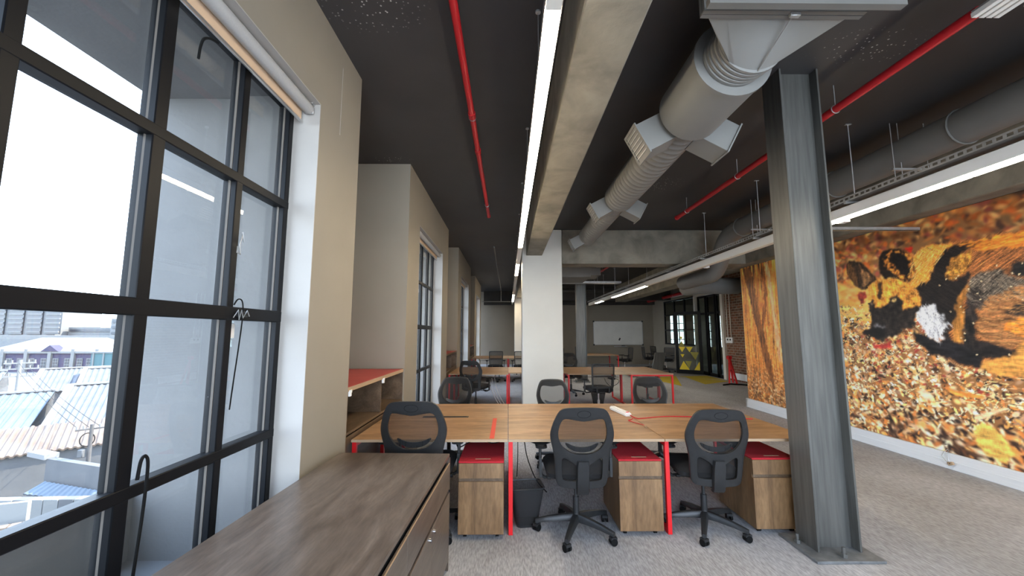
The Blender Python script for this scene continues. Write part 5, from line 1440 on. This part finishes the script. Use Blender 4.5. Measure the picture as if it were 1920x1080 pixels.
M['pale_bldg'] = mat('pale_tower_render', (0.119, 0.119, 0.116), 0.8)
M['teal'] = mat('teal_panels', (0.032, 0.081, 0.086), 0.7)
M['dark_glass'] = mat('far_window_glass', (0.027, 0.032, 0.040), 0.3)
M['leaf'] = om('far_foliage', (0.049, 0.060, 0.016), (0.092, 0.092, 0.032), 3)
M['pole_wood'] = om('weathered_pole', (0.038, 0.032, 0.030), (0.060, 0.054, 0.049), 3)
M['ribbon'] = mat('yellow_ribbon', (0.162, 0.151, 0.011), 0.6)
sbuild(MB().box(-420, -3.0, -60, 420, -10.3, -10.0), 'ground', M['street'], 'pale street level far below the window', 'ground')

def corr(p00, p10, p11, p01, n, amp, name, mt, parent):
    """corrugated sheet: ribs run from the p00-p10 edge to the p01-p11 edge"""
    p00, p10, p11, p01 = map(Vector, (p00, p10, p11, p01))
    nrm = (p10 - p00).cross(p01 - p00).normalized()
    if nrm.z < 0: nrm = -nrm
    m = MB(); th = nrm * -0.12
    for i in range(n * 4 + 1):
        q = i / (n * 4)
        h = nrm * amp * (0, 1, 1, 0)[i % 4]
        a = p00.lerp(p10, q) + h; b = p01.lerp(p11, q) + h
        m.v += [tuple(a), tuple(b), tuple(a + th), tuple(b + th)]
    for i in range(n * 4):
        k = 4 * i
        m.f += [(k, k + 4, k + 5, k + 1), (k + 2, k + 3, k + 7, k + 6), (k, k + 2, k + 6, k + 4), (k + 1, k + 5, k + 7, k + 3)]
    return m.build(name, M[mt], parent, world=True, smooth=False, fix=False)
R = Vector((0.667, 0.745, 0)); D = Vector((-0.745, 0.667, 0))      # across the view and away from it
def shed(lab, peak, width, run, rise, mt, n, base_z=-10.0, cap=True, back=True, skew=0.0):
    """gabled shed: ridge starts at peak and runs along R; sheet falls towards the viewer"""
    pk = Vector(peak)
    t = thing('metal_roof_shed', lab, 'building', (pk.x, pk.y, base_z))
    e0 = pk - D * run - R * skew - Vector((0, 0, rise)); e1 = e0 + R * width
    r1 = pk + R * width
    corr(pk, r1, e1, e0, n, 0.10, 'roof_sheet', mt, t)
    b0 = pk + D * run - Vector((0, 0, rise)); b1 = b0 + R * width
    if back: corr(pk, r1, b1, b0, n, 0.10, 'roof_sheet', mt, t)
    if cap:
        MB().bar(pk - R * 0.2 + Vector((0, 0, .12)), r1 + Vector((0, 0, .12)), 0.7, 0.16).build('ridge_cap', M['roof_cap'], t, world=True)
        MB().bar(pk - R * 0.15 + Vector((0, 0, .12)), e0 - R * 0.15 + Vector((0, 0, .1)), 0.55, 0.18).build('verge_cap', M['roof_cap'], t, world=True)
    w = MB()
    a, b, c, d_ = e0 + D * 0.3, e1 + D * 0.3, b1 - D * 0.3, b0 - D * 0.3
    vs = []
    for p in (a, b, c, d_): vs += [(p.x, p.y, base_z), (p.x, p.y, p.z - 0.1)]
    w.add(vs, [(0, 2, 3, 1), (2, 4, 5, 3), (4, 6, 7, 5), (6, 0, 1, 7), (0, 6, 4, 2), (1, 3, 5, 7)])
    g0, g1 = (pk - Vector((0, 0, .2))), (r1 - Vector((0, 0, .2)))
    w.add([vs[1], vs[7], tuple(g0)], [(0, 1, 2)]); w.add([vs[3], vs[5], tuple(g1)], [(0, 1, 2)])
    w.build('walls', M['wall_out'], t, world=True)
    return t
shed('grey corrugated roof shed in the middle of the view outside', (-46.7, 44.0, -4.0), 13, 7.2, 3.0, 'roof_grey', 26, skew=1.5)
shed('pale blue roofed shed at the left outside the window', (-55.5, 37.5, -4.6), 9.5, 7.5, 2.8, 'roof_blue', 16, skew=1.5)
shed('far grey roof shed with a white ridge, left one', (-71.7, 63.1, -4.0), 7.5, 7.0, 2.8, 'roof_grey', 14, skew=1.0)
shed('far grey roof shed with a white ridge, right one', (-66.6, 64.5, -4.0), 16, 7.0, 2.8, 'roof_grey', 24, skew=1.0)
shed('far pale roof shed at the left edge outside', (-84.0, 57.0, -4.3), 9.0, 7.0, 2.6, 'roof_blue', 14, skew=1.0)
shed('low rusty corrugated roof shed below the window', (-41.5, 24.6, -5.4), 15, 4.6, 1.1, 'roof_rust', 40, skew=0.5, cap=False)
# grey rendered yard wall with a small blue roof
yw = thing('yard_wall', 'grey rendered wall with a small blue roof below the window', 'wall', (-27.1, 26.3, -10))
MB().bar((-29.65, 27.12, -8.2), (-24.0, 25.3, -8.2), 0.4, 3.5).build('rendered_wall', M['wall_out'], yw, world=True)
corr((-29.2, 26.5, -7.7), (-24.3, 25.0, -7.7), (-24.0, 24.4, -8.1), (-29.4, 25.6, -8.1), 12, 0.05, 'roof_sheet', 'roof_blue', yw)
MB().bar((-31.6, 27.9, -6.35), (-29.6, 27.12, -6.35), 0.7, 0.3).build('coping', M['roof_cap'], yw, world=True)
# brick parapet with separate blocks
pw_ = thing('parapet_wall', 'pale block parapet wall with a white panel below the window', 'wall', (-25.5, 23.4, -10))
for i in range(9):
    a = Vector((-29.5 + 0.8 * i, 23.3 + 0.03 * i, -8.75)); MB().bar(a, a + Vector((0.76, 0.03, 0)), 0.5, 2.5).build('block', M['cream'] if i % 3 else M['wall_out'], pw_, bevel=0.02, world=True)
MB().bar((-27.6, 19.6, -7.1), (-23.6, 20.9, -7.1), 0.25, 0.9).build('white_panel', M['cream'], pw_, world=True)
for i in range(16):
    a = Vector((-27.0 + 0.3 * i, 17.6 + 0.2 * i, -7.5)); MB().bar(a, a + Vector((0.27, 0.18, 0)), 0.5, 0.22).build('coping_brick', M['roof_rust'], pw_, world=True)
# utility poles
def upole(lab, base_, h, arms_, col, k):
    b = Vector(base_)
    t = thing('utility_pole', lab, 'pole', tuple(b))
    MB().tube([b, b + Vector((0, 0, h))], [0.13 * k, 0.10 * k], 10).build('post', M[col], t, world=True)
    for z, w in arms_:
        p = b + Vector((0, 0, z)); ar = MB().bar(p - R * w, p + R * w, 0.10 * k, 0.10 * k).build('cross_arm', M[col], t, world=True)
        for s_ in (-0.9, -0.5, 0.5, 0.9):
            q = p + R * w * s_; MB().cyl(q + Vector((0, 0, .05 * k)), q + Vector((0, 0, .25 * k)), 0.05 * k, 8).build('insulator', M['cream'], ar, world=True)
    return t
p1_ = upole('near utility pole with yellow ribbons outside the window', (-27.3, 27.19, -10.0), 5.65, ((5.35, 0.75),), 'pole_wood', 1.0)
for z, s_ in ((-7.15, 0.28), (-8.0, 0.30)):
    MB().bar((-27.45, 27.0, z), (-27.1, 27.25, z), 0.3, 0.14).bar((-27.2, 27.1, z - .25), (-27.1, 27.2, z + .25), 0.06, 0.10).build('ribbon', M['ribbon'], p1_, world=True)
cc = Vector((-27.38, 27.05, -5.3))
MB().tube([cc + R * 0.34 * math.cos(a) + Vector((0, 0, 0.42 * math.sin(a))) for a in [i * math.pi / 10 for i in range(21)]], 0.03, 6, caps=False).build('cable_coil', M['black_rubber'], p1_, world=True)
MB().box(-27.75, -27.4, 26.85, 27.1, -6.4, -5.9).build('junction_box', M['wall_out'], p1_, bevel=0.04, world=True)
upole('far pale utility pole above the sheds', (-60.4, 50.5, -10.0), 8.3, ((7.9, 1.3), (7.2, 1.6), (6.3, 1.3)), 'cream', 1.6)
# purple terrace
pt = thing('purple_building', 'purple terrace with white pilasters far outside', 'building', (-140, 124, -10))
def fbox(a, b, y0, y1, z0, z1): return MB().box(a, b, y0, y1, z0, z1)
fbox(-160, -125, 124, 134, -10, -4.4).build('walls', M['purple'], pt, world=True)
fbox(-160.5, -124.5, 123.5, 134.5, -4.5, -3.9).build('cornice', M['cream'], pt, world=True)
PXW = 0.162
for q in (-41, 3, 47, 91, 134, 179):
    x = -154.1 + PXW * q; fbox(x - 0.5, x + 0.5, 123.4, 124, -10, -3.2).build('pilaster', M['cream'], pt, world=True)
for q in (-30, -10, 15, 35, 56, 79, 101, 123, 146, 164):
    x = -154.1 + PXW * q
    w = fbox(x - 0.85, x + 0.85, 123.8, 124.05, -9.0, -6.0).build('window_frame', M['cream'], pt, world=True)
    for dx in (-0.38, 0.38):
        for z in (-8.7, -7.75, -6.85): fbox(x + dx - 0.26, x + dx + 0.26, 123.7, 123.82, z, z + 0.68).build('pane', M['dark_glass'], w, world=True)
g = MB(); g.v = [(-142, 123.3, -3.9), (-136.7, 123.3, -3.9), (-139.4, 123.3, -2.0), (-142, 126, -3.9), (-136.7, 126, -3.9), (-139.4, 126, -2.0)]; g.f = [(0, 1, 2), (5, 4, 3), (0, 3, 4, 1), (1, 4, 5, 2), (2, 5, 3, 0)]
g.build('pediment', M['purple'], pt, world=True)
g = MB(); g.v = [(-160, 124, -3.9), (-125, 124, -3.9), (-125, 140, -3.9), (-160, 140, -3.9), (-152, 132, 0.2), (-131, 132, 0.2)]; g.f = [(0, 1, 5, 4), (1, 2, 5), (2, 3, 4, 5), (3, 0, 4), (3, 2, 1, 0)]
g.build('hipped_roof', M['roof_cap'], pt, world=True)
tl = thing('teal_building', 'small teal panelled building at the end of the purple terrace', 'building', (-118, 122, -10))
fbox(-124.2, -112, 121, 131, -10, -4.2).build('walls', M['teal'], tl, world=True)
fbox(-124.4, -111.7, 120.7, 131.2, -4.3, -3.9).build('roof_edge', M['cream'], tl, world=True)
for i in range(4): fbox(-123.6 + 3 * i, -123.2 + 3 * i, 120.8, 121, -10, -4.3).build('mullion', M['cream'], tl, world=True)
# raised road
rd = thing('raised_road', 'long white raised road crossing behind the purple terrace', 'bridge', (-180, 180, -10))
MB().bar((-300, 160, 0.15), (-110, 215, -0.6), 6, 1.6).build('deck', M['cream'], rd, world=True)
for i in range(7):
    x = -285 + 28 * i; MB().box(x - 1, x + 1, 164 + 8.1 * i - 1, 164 + 8.1 * i + 1, -10, -0.6).build('pier', M['wall_out'], rd, world=True)
# pale tower with louvred bands
tw = thing('pale_tower', 'pale tall building with louvred window bays on the skyline', 'building', (-278, 232, -10))
MB().box(-310, -258, 230, 255, -10, 26).build('walls', M['pale_bldg'], tw, world=True)
for i in range(5):
    x = -305 + 10.5 * i
    f = MB().box(x, x + 8, 229.3, 230, 1, 24).build('window_bay', M['dark_glass'], tw, world=True)
    for j in range(9): MB().box(x, x + 8, 228.8, 229.4, 2 + 2.5 * j, 2.9 + 2.5 * j).build('louvre', M['cream'], f, world=True)
for i, (x, y, w, h, lab) in enumerate(((-243, 235, 26, 8, 'low pale office block beside the tower'), (-215, 228, 20, 13, 'pale block with dark bands at the right of the skyline'), (-232, 260, 24, 16, 'distant pale block behind the skyline'))):
    b = thing('skyline_block', lab, 'building', (x, y, -10))
    MB().box(x - w / 2, x + w / 2, y, y + 14, -10, h - 3).build('walls', M['pale_bldg'], b, world=True)
    for j in range(3): MB().box(x - w / 2 + 1, x + w / 2 - 1, y - 0.4, y, h - 5.5 - 3.2 * j, h - 4.1 - 3.2 * j).build('window_band', M['dark_glass'], b, world=True)
# trees
def tree(c, r, lab):
    t = thing('tree', lab, 'tree', (c[0], c[1], -10))
    rg = random.Random(int(c[0] * 7))
    m = MB()
    for _ in range(420):
        u = Vector((rg.gauss(0, 1), rg.gauss(0, 1), rg.gauss(0, 1))).normalized() * r * rg.uniform(.55, 1)
        p = Vector(c) + Vector((u.x * 1.5, u.y, u.z * .8)); a = Vector((rg.gauss(0, 1), rg.gauss(0, 1), rg.gauss(0, 1))).normalized(); b = a.orthogonal().normalized(); s_ = r * 0.16
        m.obox(p, a * s_, b * s_, a.cross(b) * s_ * 0.3)
    m.build('crown', M['leaf'], t, world=True, smooth=False, fix=False)
    MB().tube([(c[0], c[1], -10), (c[0], c[1], c[2])], [0.4, 0.2], 8).build('trunk', M['pole_wood'], t, world=True)
tree((-176, 150, -3.8), 3.0, 'bushy tree at the left behind the purple terrace'); tree((-167, 158, -4.0), 2.6, 'second bushy tree behind the purple terrace'); tree((-124, 148, -3.4), 3.6, 'yellow-green tree at the right behind the teal building'); tree((-160, 150, -4.2), 2.4, 'small tree behind the purple roof')
# power lines
for i in range(3):
    tag(MB().tube([Vector((-27.5, 27.2, -4.55)) + R * (0.5 * i - 0.5) + Vector((-33 * q, 23.3 * q, 2.4 * q - 1.6 * q * (1 - q))) for q in [k / 14 for k in range(15)]], 0.018, 5).build('overhead_line', M['black_rubber']), ['leftmost', 'middle', 'rightmost'][i] + ' of the thin overhead lines strung between the utility poles', 'power line', 'overhead lines outside')
